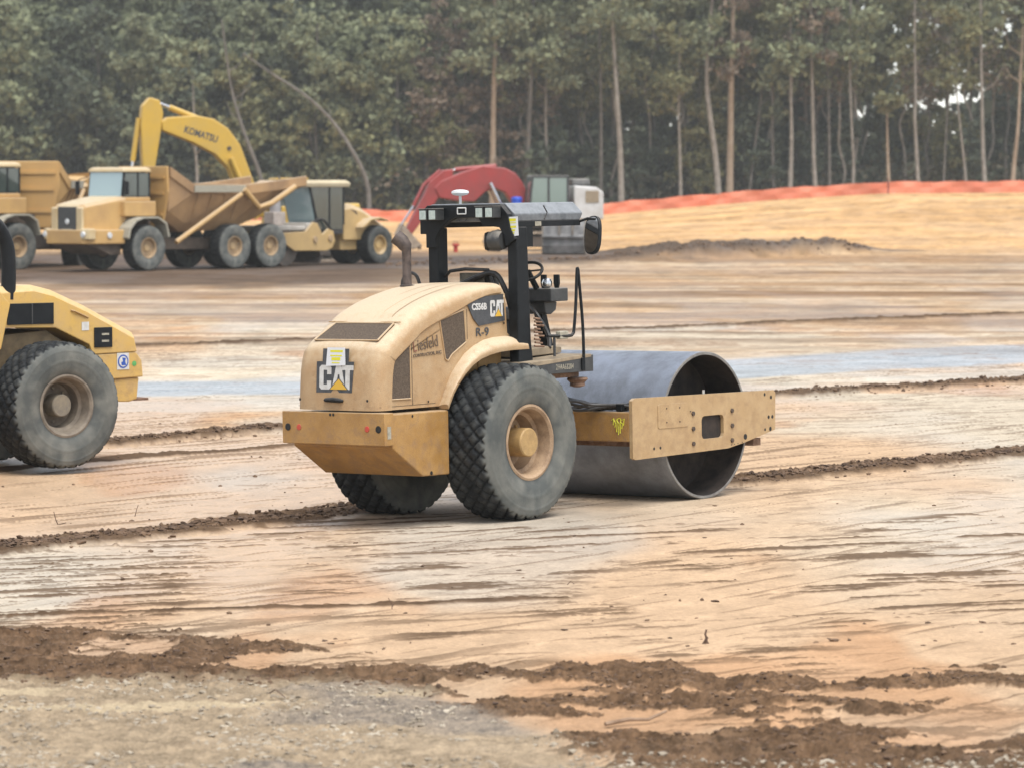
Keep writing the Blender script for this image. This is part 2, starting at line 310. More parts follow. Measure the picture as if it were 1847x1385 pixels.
def make_ground():
    ys = [13.0]
    while ys[-1] < 700:
        Y = ys[-1]; ys.append(Y+(max(.026, Y*Y/(3590*HC)*.60) if Y > 18 else .2) if Y < 400 else Y*1.06)
    ys = np.array([-400, -200, -100, -50, -20, 0, 6, 10]+ys+[850])
    a = np.linspace(-.165, .165, 1060); wide = np.array([.18,.2,.24,.3,.4,.6,1,2,4,8,16,45]); a = np.concatenate([-wide[::-1], a, wide])
    ny, nx = len(ys), len(a); YY, AA = np.meshgrid(ys, a, indexing='ij'); XX = np.clip(AA*np.maximum(np.abs(YY), 12), -545, 545)
    x, y = XX.ravel(), YY.ravel(); H, C, rg = soil(x, y); z = base_z(x, y)+H*(1-sm(330, 420, y))*sm(8, 14, y)
    me = bpy.data.meshes.new('ground'); me.vertices.add(nx*ny); me.vertices.foreach_set('co', np.stack([x, y, z], 1).ravel())
    i = np.arange((ny-1)*(nx-1)); r, c = i//(nx-1), i % (nx-1); q = np.stack([r*nx+c, r*nx+c+1, (r+1)*nx+c+1, (r+1)*nx+c], 1)
    me.loops.add(q.size); me.loops.foreach_set('vertex_index', q.ravel()); me.polygons.add(len(q))
    me.polygons.foreach_set('loop_start', np.arange(len(q))*4); me.polygons.foreach_set('loop_total', np.full(len(q), 4))
    me.polygons.foreach_set('use_smooth', np.ones(len(q), bool)); me.update(calc_edges=True)
    ca = me.color_attributes.new('soil', 'FLOAT_COLOR', 'POINT'); ca.data.foreach_set('color', np.concatenate([C, rg[:, None]], 1).astype(np.float32).ravel())
    m = bpy.data.materials.new('soil'); m.use_nodes = True; n = m.node_tree; N = n.nodes; L = n.links; b = N['Principled BSDF']
    at_ = N.new('ShaderNodeAttribute'); at_.attribute_name = 'soil'; tc = N.new('ShaderNodeTexCoord')
    t = N.new('ShaderNodeTexNoise'); t.inputs['Scale'].default_value = 22; t.inputs['Detail'].default_value = 7; t.inputs['Roughness'].default_value = .7; L.new(tc.outputs['Object'], t.inputs['Vector'])
    mr = N.new('ShaderNodeMapRange'); mr.inputs[1].default_value = .5; mr.inputs[2].default_value = 1.1; mr.inputs[3].default_value = .72; mr.inputs[4].default_value = 1.28
    t8 = N.new('ShaderNodeTexNoise'); t8.inputs['Scale'].default_value = 75; t8.inputs['Detail'].default_value = 4; t8.inputs['Roughness'].default_value = .7; L.new(tc.outputs['Object'], t8.inputs['Vector'])
    ad = N.new('ShaderNodeMath'); ad.operation = 'MULTIPLY_ADD'; ad.inputs[1].default_value = .6; L.new(t8.outputs[0], ad.inputs[0]); L.new(t.outputs[0], ad.inputs[2]); L.new(ad.outputs[0], mr.inputs[0])
    vm = N.new('ShaderNodeVectorMath'); vm.operation = 'SCALE'; L.new(at_.outputs['Color'], vm.inputs[0]); L.new(mr.outputs[0], vm.inputs['Scale']); L.new(vm.outputs[0], b.inputs['Base Color'])
    L.new(at_.outputs['Alpha'], b.inputs['Roughness'])
    ms = N.new('ShaderNodeMapRange'); ms.inputs[1].default_value = .45; ms.inputs[2].default_value = .92; ms.inputs[3].default_value = .45; ms.inputs[4].default_value = .04; L.new(at_.outputs['Alpha'], ms.inputs[0]); L.new(ms.outputs[0], b.inputs['Specular IOR Level'])
    bp = N.new('ShaderNodeBump'); bp.inputs['Distance'].default_value = .012; bp.inputs['Strength'].default_value = .8; L.new(ad.outputs[0], bp.inputs['Height']); L.new(bp.outputs[0], b.inputs['Normal'])
    me.materials.append(m); o = bpy.data.objects.new('ground', me); col.objects.link(o); tag(o, kind='structure'); return o
make_ground()
def gz(x, y): return float(base_z(np.array([x]), np.array([y]))[0])
def gh(x, y):
    x = np.atleast_1d(np.array(x, float)); y = np.atleast_1d(np.array(y, float)); return base_z(x, y)+soil(x, y)[0]

# loose clods and stones: nobody could count them
def clods(name, label, m, pts, sizes):
    bm = bmesh.new(); bmesh.ops.create_icosphere(bm, subdivisions=1, radius=1); bv = np.array([v.co[:] for v in bm.verts]); bf = np.array([[v.index for v in f.verts] for f in bm.faces]); bm.free()
    n = len(pts); k = len(bv); V = bv[None]*(1+.95*(NR.rand(n, k, 1)-.5)); V = V*(NR.rand(n, 1, 3)*.7+.6)
    a = NR.rand(n)*2*PI; ca, sa = np.cos(a), np.sin(a); X = V[..., 0]*ca[:, None]-V[..., 1]*sa[:, None]; Y = V[..., 0]*sa[:, None]+V[..., 1]*ca[:, None]
    V = np.stack([X, Y, V[..., 2]*.6], -1)*sizes[:, None, None]+pts[:, None, :]; F = (bf[None]+np.arange(n)[:, None, None]*k).reshape(-1, 3)
    me = bpy.data.meshes.new(name); me.from_pydata(V.reshape(-1, 3), [], F.tolist()); me.materials.append(m)
    o = bpy.data.objects.new(name, me); col.objects.link(o); tag(o, label, name.replace('_', ' '), kind='stuff')
MC = mat('clod_brown', (.08,.046,.027), (.24,.15,.09), 3, .95, .004, detail=3); MS = mat('clod_pale', (.26,.21,.15), (.56,.48,.37), 2.5, .9, .003, detail=3)
def scatter(n, fx, fy, keep, smin, smax, pw=4):
    x = fx(NR.rand(n)); y = fy(NR.rand(n)); x = x*y/24; k = keep(x, y); x, y = x[k], y[k]
    s = smin+(smax-smin)*NR.rand(len(x))**pw; return np.stack([x, y, gh(x, y)+s*.05], 1), s
def in_mud(x, y): e = np.interp(x, *MUD_EDGE)+(fbm(x*1.3+5, y*.6, 4, .6)-.5)*2.2; return (y < e) & (y > 23.9-sm(-1.3, 1.2, x)*3.4) & (fbm(x*.75+3, y*1.4+8, 4, .6) < .58)
p1, s1 = scatter(26000, lambda r: r*9.6-4.8, lambda r: 20+r*8, in_mud, .003, .027, 5)
pr = []
for (ax, ay), (bx, by), wd, n in (((-5.2,32.5),(-1.5,37.2),.30,1300), ((2.5,39.7),(7.5,46.3),.32,1200), ((-6,44.8),(-3.2,48.7),.35,500), ((4.15,56.5),(9.5,61.2),.4,900)):
    t = NR.rand(n); o_ = NR.randn(n)*wd*.55; dx, dy = bx-ax, by-ay; l = math.hypot(dx, dy); pr.append(np.stack([ax+dx*t-dy/l*o_, ay+dy*t+dx/l*o_], 1))
pr = np.concatenate(pr); s2 = .008+.035*NR.rand(len(pr))**3; p2 = np.concatenate([pr, (gh(pr[:, 0], pr[:, 1])+s2*.3)[:, None]], 1)
p3, s3 = scatter(700, lambda r: r*9.6-4.8, lambda r: 26+r**1.5*34, lambda x, y: x > -99, .006, .03, 4)
pb = np.stack([NR.rand(900)*22-5, NR.rand(900)*0, NR.rand(900)], 1); pb[:, 1] = 150+pb[:, 0]*1.35+NR.randn(900)*2.0; s4 = .03+.10*NR.rand(900)**3; pb[:, 2] = gh(pb[:, 0], pb[:, 1])+s4*.2
clods('mud_clods', 'loose brown mud clods over the churned soil', MC, np.concatenate([p1, p2, p3, pb]), np.concatenate([s1, s2, s3, s4]))
p5, s5 = scatter(22000, lambda r: r*9.6-4.8, lambda r: 20+r*4.2, lambda x, y: (y < 24.0-sm(-1.3, 1.2, x)*3.3) & (fbm(x*2, y*2, 3) > .42), .004, .026, 5)
clods('pale_rubble', 'small pale stones and crumbs along the near edge', MS, p5, s5)
#__PART2__

# ------------------------------------------------------------------ shared machine pieces
def tyre_mesh(Rr, W, rimr, tread='diamond', n=200, depth=.022, name='tyre', parent=None, dirt=1.0, flat=.02):
    hw = W/2
    prof = [(rimr, -.36*W), (rimr+.02, -.41*W), (rimr+.25*(Rr-rimr), -.475*W), (rimr+.5*(Rr-rimr), -.5*W), (rimr+.72*(Rr-rimr), -.49*W), (Rr*.935, -.455*W), (Rr*.972, -.405*W), (Rr*.99, -.34*W), (Rr, -.24*W)]
    prof = prof+[(Rr*1.003, 0)]+[(r, -y) for r, y in prof[::-1]]
    pp = along([(r, y, 0) for r, y in prof], 6); pr = np.array([(p[0], p[1]) for p in pp]); k = len(pr)
    th = np.arange(n)*2*PI/n; r = np.repeat(pr[None, :, 0], n, 0); y = np.repeat(pr[None, :, 1], n, 0); T = np.repeat(th[:, None], k, 1)
    edge = 1-sm(.40*W, .485*W, np.abs(y)); edge = edge*sm(Rr*.90, Rr*.975, r)
    if tread == 'diamond':
        nb = round(2*PI*Rr/.155); c = T/(2*PI)*nb; v = y/.15
        fr = lambda q: np.abs(q-np.floor(q)-.5)*2
        g = np.minimum(sm(.05, .36, 1-fr(c+v)), sm(.05, .36, 1-fr(c-v)))
    else:
        nb = round(2*PI*Rr/.16); c = T/(2*PI)*nb+np.abs(y)/W*1.2; f = np.abs(c-np.floor(c)-.5)*2; g = sm(0, .5, 1-f)
    r = r+edge*(g-1)*depth+edge*.004*(NR.rand(n, k)-.5)
    z = r*np.sin(T); x = r*np.cos(T)
    low = z < -(Rr-.12); z = np.where(z < -(Rr-flat), -(Rr-flat)-.15*(-(Rr-flat)-z), z); y = y*(1+.05*sm(Rr*.75, Rr, -z))
    q = np.hypot(x, z)/Rr; y = y+np.sign(y)*.005*(np.exp(-((q-.70)/.012)**2)+np.exp(-((q-.86)/.010)**2))*(np.abs(y) > .4*W)
    V = np.stack([x, y, z], -1).reshape(-1, 3)
    F = [(i*k+j, i*k+j+1, ((i+1) % n)*k+j+1, ((i+1) % n)*k+j) for i in range(n) for j in range(k-1)]
    me = bpy.data.meshes.new(name); me.from_pydata(V.tolist(), [], F); me.polygons.foreach_set('use_smooth', [True]*len(F)); me.materials.append(M['rubber'])
    a = me.attributes.new('dirt', 'FLOAT', 'POINT'); side = sm(.38*W, .47*W, np.abs(y))
    dd = np.clip(side*.85+.18*g*edge*sm(.30,.70,fbm(T*9+5, y*14+3, 3))-.1*(1-g)*edge+.12*(vn(T*6, y*9)-.5)+.08*sm(.3, .9, vn(T*2, y*2)), .02, .95)*dirt; a.data.foreach_set('value', dd.ravel())
    o = bpy.data.objects.new(name, me); col.objects.link(o); o.parent = parent; return o
def wheel(root, x, y, z, side, Rr, W, rimr, tread='diamond', hub=(.145, .25), rimm=None, hubm=None, dirt=1, dish=.30, n=340, name='wheel', tin=None):
    """side=+1: outer face toward +Y"""
    wl = empty(name, (x, y, z), 0, root)
    tyre_mesh(Rr, W, rimr, tread, n, parent=wl, dirt=dirt, depth=.030 if tread == 'diamond' else .04)
    o = W*.41*side; m = MB()
    m.lathe([(rimr+.035, o*.9), (rimr+.035, o+.012*side), (rimr+.012, o+.018*side), (rimr-.012, o), (rimr-.03, o-.07*side), (rimr-.035, o-.13*side), (rimr-.07, o-.15*side), (rimr-.08, o-dish*side), (hub[0]+.02, o-(dish+.02)*side), (.02, o-(dish+.02)*side)], (0,0,0), 1, 48, False)
    m.lathe([(rimr+.03, -o*.9), (rimr-.02, -o), (rimr-.05, -o+.2*side), (.02, -o+.2*side)], (0,0,0), 1, 32, False)
    m.build('rim', rimm or M['rim'], wl, smooth=True)
    h = MB(); q = o-.01*side if hub[1] > .2 else o-.1*side
    h.lathe([(hub[0], o-dish*side), (hub[0], q), (hub[0]-.012, q+.012*side), (.001, q+.012*side)], (0,0,0), 1, 32, True)
    for k in range(8 if tread == 'diamond' else 12):
        a = 2*PI*k/8 if tread == 'diamond' else 2*PI*k/12; rr = (hub[0]+rimr-.08)/2
        h.lathe([(.017, o-(dish+.02)*side), (.017, o-(dish-.03)*side)], (rr*math.cos(a), 0, rr*math.sin(a)), 1, 6)
    h.build('hub', hubm or M['hub'], wl, smooth=True); return wl
PLANES = {'right': Matrix(((1,0,0),(0,0,-1),(0,1,0))), 'left': Matrix(((-1,0,0),(0,0,1),(0,1,0))), 'rear': Matrix(((0,0,-1),(-1,0,0),(0,1,0))), 'front': Matrix(((0,0,1),(1,0,0),(0,1,0)))}
def frame_at(face, origin, rot=0, shear=0, tilt=0):
    m = PLANES[face].to_4x4() @ Matrix.Rotation(rot, 4, 'Z') @ Matrix.Rotation(tilt, 4, 'X'); m.translation = Vector(origin); return m
def text(s, size, Mx, m, parent, sx=1, bold=0, name='lettering', th=.0015, label=None):
    cu = bpy.data.curves.new('t', 'FONT'); cu.body = s; cu.size = size; cu.extrude = th; cu.offset = bold; cu.resolution_u = 3
    t = bpy.data.objects.new('t', cu); col.objects.link(t); bpy.context.view_layer.update()
    me = bpy.data.meshes.new_from_object(t.evaluated_get(bpy.context.evaluated_depsgraph_get())); bpy.data.objects.remove(t)
    me.transform(Mx @ Matrix.Diagonal((sx, 1, 1, 1))); me.materials.clear(); me.materials.append(m); me.name = name
    o = bpy.data.objects.new(name, me); col.objects.link(o); o.parent = parent; return tag(o, label)
def flat(polys, Mx, th=.003, off=0):
    mb = MB()
    for p in polys: mb.prism([(a, b) for a, b in p], 2, off, off+th, Mx)
    return mb
CATP = [[(0,.1),(.1,0),(.5,0),(.6,.1),(.6,.36),(.39,.36),(.39,.2),(.21,.2),(.21,.8),(.39,.8),(.39,.62),(.6,.62),(.6,.9),(.5,1),(.1,1),(0,.9)],
        [(.63,0),(.84,1),(1.10,1),(1.31,0),(1.10,0),(1.01,.62),(.93,.62),(.84,0)], [(1.13,1),(1.13,.8),(1.31,.8),(1.31,0),(1.53,0),(1.53,.8),(1.71,.8),(1.71,1)]]
def cat_logo(Mx, h, sx, parent, off=.003):
    S = Mx @ Matrix.Diagonal((h*sx, h, 1, 1))
    flat(CATP, S, .002, off).build('lettering', M['white'], parent)
    flat([[(.50,-.005),(.985,.50),(1.47,-.005)]], S, .0012, off+.0024).build('triangle_edge', M['decal'], parent)
    flat([[(.56,.005),(.985,.44),(1.41,.005)]], S, .001, off+.004).build('triangle', M['tri'], parent)

# ------------------------------------------------------------------ the road roller
rr = bpy.data.objects.new('road_roller', None); col.objects.link(rr)
rr.matrix_world = Matrix(((.6251,-.7803,-.0184,RX0),(.7805,.6251,.0077,RY0),(.0055,-.0192,.9998,0),(0,0,0,1)))
tag(rr, 'dusty tan single drum road roller with open black canopy standing mid yard', 'road roller')
# hood: rounded shell over a profile, with recessed side panels
prof = [(-1.745,1.165),(-1.735,1.35),(-1.715,1.55),(-1.675,1.70),(-1.60,1.805),(-1.30,1.995),(-1.16,2.085),(-.95,2.17),(-.73,2.235),(-.50,2.285),(-.30,2.318),(-.05,2.34),(.18,2.345)]
pf = [(p[0], p[1]) for p in along([(a, b, 0) for a, b in prof], 4)]
def inward(pf, dd):
    out = []
    for i, p in enumerate(pf):
        a, b = pf[max(i-1, 0)], pf[min(i+1, len(pf)-1)]; tx, tz = b[0]-a[0], b[1]-a[1]; l = math.hypot(tx, tz)
        out.append((p[0]+tz/l*dd, p[1]-tx/l*dd))
    return out
hood = empty('hood', (0,0,0), 0, rr)
CR = [(0,-.012),(.20,-.010),(.38,0),(.43,.006),(.475,.022),(.51,.048),(.535,.085),(.545,.13),(.545,.205),(.537,.215),(.520,.222)]
CR = [(-y, dd) for y, dd in CR[:0:-1]]+CR
rings = []
for (y, dd) in CR:
    base = pf; q = [inward(pf, dd*(1-.52*sm(-.80, .15, p[0])))[i] for i, p in enumerate(pf)]; q[0] = (q[0][0], 1.165); rings.append([Vector((x, y, z)) for x, z in q])
sh = MB(); sh.loft(rings, caps=False, closed=False)
hs_o = sh.build('hood_shell', M['paint'], hood, smooth=True)
inn = [inward(pf, .215*(1-.52*sm(-.80, .15, p[0])))[i] for i, p in enumerate(pf)]
sp = [(x, max(z, 1.165)) for x, z in inn]; sp = [sp[0]]+[p for p in sp[1:] if p[0] > sp[0][0]+.01]
for s in (-1, 1):
    poly = [(p[0], p[1]) for p in sp]
    poly += [(.26, 2.235), (.285, 1.84), (.42, 1.76), (.40, 1.70)]
    n_arc = [(.05,1.79),(-.19,1.76),(-.43,1.618),(-.60,1.47),(-.70,1.33),(-.793,1.165)]
    poly += n_arc
    sk = MB(); sk.prism(poly, 1, s*.523, s*.500); sk.build('side_panel', M['paint'], hood, bev=.004)
    # front closing lip of the hood, butted in front of the shell
ft = MB(); ft.prism([(y, z) for y, z in [(-.52,1.9),(-.53,2.20),(-.5,2.27),(-.42,2.335),(.42,2.335),(.5,2.27),(.53,2.20),(.52,1.9)]], 0, .182, .262); ft.build('front_lip', M['paint'], hood, bev=.012)
# raised wheel arch lips
arc_i = [(-.80,1.168),(-.70,1.34),(-.62,1.46),(-.52,1.56),(-.40,1.66),(-.25,1.735),(-.10,1.785),(.05,1.806),(.25,1.812),(.40,1.80),(.45,1.755)]
arc_o = [(-.845,1.168),(-.76,1.31),(-.68,1.40),(-.58,1.49),(-.46,1.575),(-.32,1.635),(-.18,1.668),(-.02,1.69),(.18,1.70),(.36,1.70),(.44,1.70)]
for s in (-1, 1):
    ri = []
    for (a, b), (c, e) in zip(arc_i, arc_o):
        A = Vector((a, s*.522, b)); B = Vector((c, s*.675, e)); mid = (A+B)/2+Vector((0, s*.035, .018))
        ri.append([A-Vector((0, s*.01, .0)), A.lerp(mid, .5)+Vector((0, s*.004, .006)), mid, B.lerp(mid, .35)+Vector((0, s*.008, .004)), B, B+Vector((.012, -s*.004, -.028)), Vector((c+.03, s*.60, e-.03)), Vector((a+.03, s*.505, b-.04))])
    mb = MB(); mb.loft(ri); mb.build('wheel_arch', M['paint'], hood, smooth=True)
    ip = MB(); ip.prism([(-.78,1.0),(-.60,1.45),(-.3,1.64),(.10,1.72),(.26,1.72),(.26,1.0)], 1, s*.43, s*.46); ip.build('inner_panel', M['frame_paint'], hood, bev=.004)
    ip = MB(); ip.box(-.12, -.108, s*.445, s*.475, 1.2, 1.68); ip.build('panel_seam', M['frame_paint'], hood)
# shut lines on the top panel
for y in (-.30, -.14, .05):
    q = [(x, z+.0) for x, z in pf if -1.25 < x < .05]; mb = MB()
    up = inward(q, -.0016); mb.loft([[Vector((x, y-.005, z+.009 if abs(y) > .2 else z+.010)), Vector((x, y+.005, z+.010))] for x, z in up], caps=False, closed=False)
    mb.build('top_rib', M['frame_paint'], hood, smooth=True)
for s in (-1, 1):
    a, b = sorted((s*.5232, s*.5246)); MB().box(-1.208, -1.202, a, b, 1.20, 1.83).build('panel_gap', M['hole'], hood)
    MB().box(-.352, -.346, a, b, 1.80, 2.10).build('panel_gap', M['hole'], hood)
    MB().box(-1.70, -.86, a, b, 1.196, 1.200).build('panel_gap', M['hole'], hood)
# mesh covered openings
def vent(poly, face, off, name='vent', lab=None):
    if face == 'side':
        for s in (-1, 1):
            mb = MB(); mb.prism(poly, 1, s*.522, s*.529); o = mb.build(name, M['vent'], hood); tag(o, lab)
            fr = MB(); c = (sum(p[0] for p in poly)/len(poly), sum(p[1] for p in poly)/len(poly)); k = len(poly)
            for i in range(k):
                a, b = Vector((poly[i][0], s*.528, poly[i][1])), Vector((poly[(i+1) % k][0], s*.528, poly[(i+1) % k][1])); fr.tube([a, b], .008, 6)
            fr.build(name+'_frame', M['paint'], hood, smooth=True)
vent([(-1.545,1.265),(-1.545,1.60),(-1.505,1.66),(-1.25,1.80),(-1.235,1.77),(-1.235,1.262)], 'side', 0, 'side_vent')
vent([(-.775,2.005),(-.40,2.095),(-.375,1.775),(-.60,1.66),(-.66,1.60),(-.70,1.62)], 'side', 0, 'side_vent')
i0, i1 = (-1.572, 1.824), (-1.325, 1.981); tx, tz = i1[0]-i0[0], i1[1]-i0[1]; l = math.hypot(tx, tz); nx_, nz_ = -tz/l, tx/l
def slope(p, y, o=.016): return Vector((i0[0]+tx*p+nx_*o, y, i0[1]+tz*p+nz_*o))
rv = MB(); vs = [slope(0, .40), slope(0, -.415), slope(1, -.415), slope(1, .34), slope(.9, .345)]; vs2 = [v-Vector((nx_, 0, nz_))*.03 for v in vs]
rv.loft([vs2, vs]); rv.build('rear_vent', M['vent'], hood)
fr = MB()
for a, b in zip(vs, vs[1:]+vs[:1]): fr.tube([a, b], .009, 6)
fr.build('rear_vent_frame', M['paint'], hood, smooth=True)
mb = MB(); mb.tube([slope(1.12, y, .004) for y in (-.47, 0, .46)], .005, 5); mb.build('top_seam', M['frame_paint'], hood)
# rear badge, warning sheet, latch
BR = frame_at('rear', (-1.742, 0, 1.36)); BR = BR @ Matrix.Rotation(R(-3.5), 4, 'X')
bd = flat([[(-.245,-.025),(.215,-.025),(.235,.275),(.165,.275),(.17,.40),(-.165,.40),(-.17,.275),(-.245,.275)]], BR, .004, .0).build('badge', M['decal'], hood)
cat_logo(BR @ Matrix.Translation((-.205, .005, 0)), .235, 1.09, hood, .005)
shp = [[(-.115,.23),(.135,.24),(.125,.41),(-.10,.41)]]
flat(shp, BR, .003, .012).build('warning_sheet', M['sheet'], hood)
flat([[(-.06,.365),(.10,.365),(.10,.385),(-.06,.385)], [(-.06,.325),(.09,.325),(.09,.338),(-.06,.338)], [(-.045,.285),(.07,.285),(.07,.315),(-.045,.315)], [(-.04,.257),(.06,.257),(.06,.268),(-.04,.268)]], BR, .001, .0155).build('highlight_lines', M['neon'], hood)
mb = MB(); mb.tube([(-1.755, .13, 1.262), (-1.775, .10, 1.265), (-1.778, 0, 1.268), (-1.775, -.08, 1.262), (-1.755, -.11, 1.258)], [.012,.02,.026,.022,.012], 8); mb.build('latch', M['black'], hood, smooth=True)
for y in (-.43, .44): MB().lathe([(.014, -1.768), (.001, -1.770)], (0, y, 1.265), 0, 12).build('plug', M['hole'], hood)
# side badge and lettering on both sides (only copied to the side the photograph shows)
BS = frame_at('right', (0, -.5305, 0))
flat([[(-.355,2.155),(-.10,2.215),(.215,2.232),(.24,1.965),(-.175,1.925),(-.26,2.0)]], BS, .004, 0).build('badge', M['decal'], hood)
cat_logo(BS @ Matrix.Translation((.005, 2.01, 0)), .165, .78, hood, .005)
text('CS56B', .088, BS @ Matrix.Translation((-.285, 2.088, .006)), M['white'], hood, .98, .0035)
text('R-9', .12, BS @ Matrix.Translation((-.225, 1.825, 0)), M['decal'], hood, 1.25, .001)
text('L', .19, BS @ Matrix.Translation((-1.185, 1.705, 0)) @ Matrix.Rotation(R(8), 4, 'Z'), M['inkred'], hood, .62, -.001)
text('iesfeld', .165, BS @ Matrix.Translation((-1.115, 1.715, 0)) @ Matrix.Rotation(R(7), 4, 'Z'), M['ink'], hood, .76, 0)
text('CONTRACTOR, INC.', .045, BS @ Matrix.Translation((-1.19, 1.655, 0)) @ Matrix.Rotation(R(3), 4, 'Z'), M['ink'], hood, 1.05, .0008)
for x, z in ((-1.60, 1.225), (-.98, 1.22), (.22, 1.94)): MB().lathe([(.012, -.536), (.001, -.538)], (x, 0, z), 1, 10).build('plug', M['hole'], hood)
# chassis tub and rear bumper
ch = MB(); ch.prism([(-1.655,1.135),(-1.655,.80),(-1.62,.78),(-1.20,.505),(-.80,.50),(-.80,1.13)], 1, -.640, .640); ch.build('chassis_tub', M['frame_paint'], rr, bev=.012)
ch = MB(); ch.prism([(-.80,1.16),(-.80,.50),(1.05,.50),(1.15,.62),(1.15,1.05),(.55,1.43),(-.3,1.43)], 1, -.41, .41); ch.build('chassis_frame', M['frame_paint'], rr, bev=.012)
bp_ = empty('rear_bumper', (0,0,0), 0, rr)
MB().box(-1.79, -1.655, -.662, .662, .835, 1.150).build('bumper_block', M['frame_paint'], bp_, bev=.007)
for s in (-1, 1):
    MB().lathe([(.036, -1.7935), (.030, -1.7955), (.001, -1.7945)], (0, s*.585, .995), 0, 20).build('socket', M['hole'], bp_)
    MB().lathe([(.030, -1.792), (.028, -1.796), (.001, -1.797)], (0, s*.44, .995), 0, 20).build('reflector', M['red'], bp_)
MB().lathe([(.015, -1.7925), (.001, -1.793)], (0, .03, 1.125), 0, 10).build('bolt', M['hole'], bp_)
MB().lathe([(.015, -1.7925), (.001, -1.793)], (0, -.01, 1.125), 0, 10).build('bolt', M['hole'], bp_)
MB().box(-1.75, -1.70, -.6665, -.662, .90, 1.02).build('reflector_strip', M['stencil'], bp_)
MB().lathe([(.014, -.6425), (.001, -.643)], (-1.35, 0, 1.10), 1, 10).build('plug', M['hole'], rr)
MB().lathe([(.02, -.6425), (.001, -.644)], (-1.08, 0, .53), 1, 10).build('plug', M['hole'], rr)
# wheels
wheel(rr, 0, -.760, .772, -1, .780, .604, .345, rimm=M['rim'], hubm=M['hub'])
wheel(rr, 0, .760, .772, 1, .780, .604, .345)
MB().tube([(0,-.6,.78),(0,.6,.78)], .12, 16).build('axle', M['frame_paint'], rr, smooth=True)
# protective frame: posts, rear beam, canopy
pfm = empty('protective_frame', (0,0,0), 0, rr)
for s in (-1, 1):
    mb = MB(); y0, y1 = (.385, .50) if s > 0 else (-.665, -.54)
    if s > 0: mb.box(.295, .455, .372, .500, 1.45, 2.90)
    else: mb.loft([[Vector((.295, y, z)), Vector((.295, y-.122, z)), Vector((.295+d_, y-.126, z)), Vector((.295+d_, y, z))] for y, z, d_ in ((-.545,1.40,.24),(-.538,1.75,.20),(-.538,2.9,.165))])
    mb.build('post', M['black'], pfm, bev=.01)
bm_ = MB(); bm_.prism([(.575,2.84),(.575,3.05),(.475,3.132),(-.475,3.132),(-.575,3.03),(-.60,2.90),(-.665,2.78),(-.54,2.70),(-.515,2.83),(-.46,2.90),(-.25,2.92),(-.19,3.0),(.12,3.0),(.20,2.97),(.30,2.90),(.37,2.80),(.373,2.70),(.499,2.70),(.499,2.84)], 0, .262, .33); bm_.build('rear_beam', M['black'], pfm, bev=.006)
cn = MB()
cn.loft([[Vector(v) for v in r_] for r_ in (
 [(.345,-.60,2.955),(1.42,-.60,2.955),(1.42,.60,2.955),(.345,.60,2.955)], [(.345,-.60,3.03),(1.47,-.60,3.03),(1.47,.60,3.03),(.345,.60,3.03)], [(.335,-.485,3.142),(1.46,-.485,3.142),(1.46,.485,3.142),(.335,.485,3.142)])])
cn.build('canopy_roof', M['canopy'], pfm, bev=.012)
sk = MB(); sk.box(.345, 1.415, -.604, -.588, 2.90, 2.957); sk.box(.345, 1.415, .588, .604, 2.90, 2.957); sk.box(1.40, 1.416, -.587, .587, 2.90, 2.957); sk.build('canopy_skirt', M['black'], pfm, bev=.003)
MB().box(.47, .62, -.609, -.605, 2.70, 2.90).build('label_plate', M['black'], pfm)
MB().box(.66, .76, -.612, -.606, 2.905, 2.95).build('marker_lamp', M['stencil'], pfm, bev=.004)
MB().tube([(.80,-.61,3.11),(.84,-.625,3.04),(.80,-.62,2.97)], .007, 6).build('cable', M['hose'], pfm, smooth=True)
for y, z in ((.425, 3.035), (.30, 3.035), (-.315, 3.05), (-.44, 3.05)):
    wl = empty('work_lamp', (0,0,0), 0, pfm)
    mb = MB(); mb.box(.13, .258, y-.052, y+.052, z-.055, z+.055); mb.box(.12, .25, y-.06, y+.06, z+.056, z+.066); mb.build('housing', M['grey'], wl, bev=.01)
    MB().box(.122, .129, y-.042, y+.042, z-.047, z+.045).build('lens', M['lens'], wl, bev=.008)
fr = MB()
for a, b in (((.07,3.10),(-.04,3.10)),((-.04,3.10),(-.04,3.04)),((-.04,3.04),(.07,3.04)),((.07,3.04),(.07,3.10))): fr.tube([(.255,)+a, (.255,)+b], .007, 5)
fr.build('lamp_bracket', M['wplastic'], pfm)
MB().tube([(.258,.06,3.0),(.25,.04,2.965),(.25,-.03,2.965),(.258,-.06,3.0)], .005, 6).build('wire', M['hose'], pfm)
sh_ = frame_at('rear', (.29, 0, 0)); S = sh_ @ Matrix.Translation((0,0,.012))
flat([[(.548,2.80),(.70,2.815),(.690,3.005),(.555,3.0)]], S, .003).build('warning_sheet', M['sheet'], pfm)
flat([[(.565,2.955),(.67,2.958),(.67,2.985),(.565,2.985)], [(.565,2.935),(.67,2.938),(.67,2.948),(.565,2.946)], [(.57,2.888),(.672,2.893),(.672,2.915),(.57,2.910)], [(.59,2.855),(.655,2.858),(.66,2.878),(.585,2.875)], [(.60,2.83),(.645,2.832),(.65,2.848),(.595,2.846)]], S, .001, .004).build('highlight_lines', M['neon'], pfm)
MB().tube([(.29,-.50,2.77),(.29,-.43,2.77),(.29,-.33,2.76),(.27,-.315,2.76)], [.09,.11,.095,.09], 12).build('alarm_horn', M['grey'], pfm, smooth=True)
MB().tube([(.29,-.30,2.76),(.27,-.27,2.76)], [.10,.085], 14).build('alarm_horn_mouth', M['hole'], pfm, smooth=True)
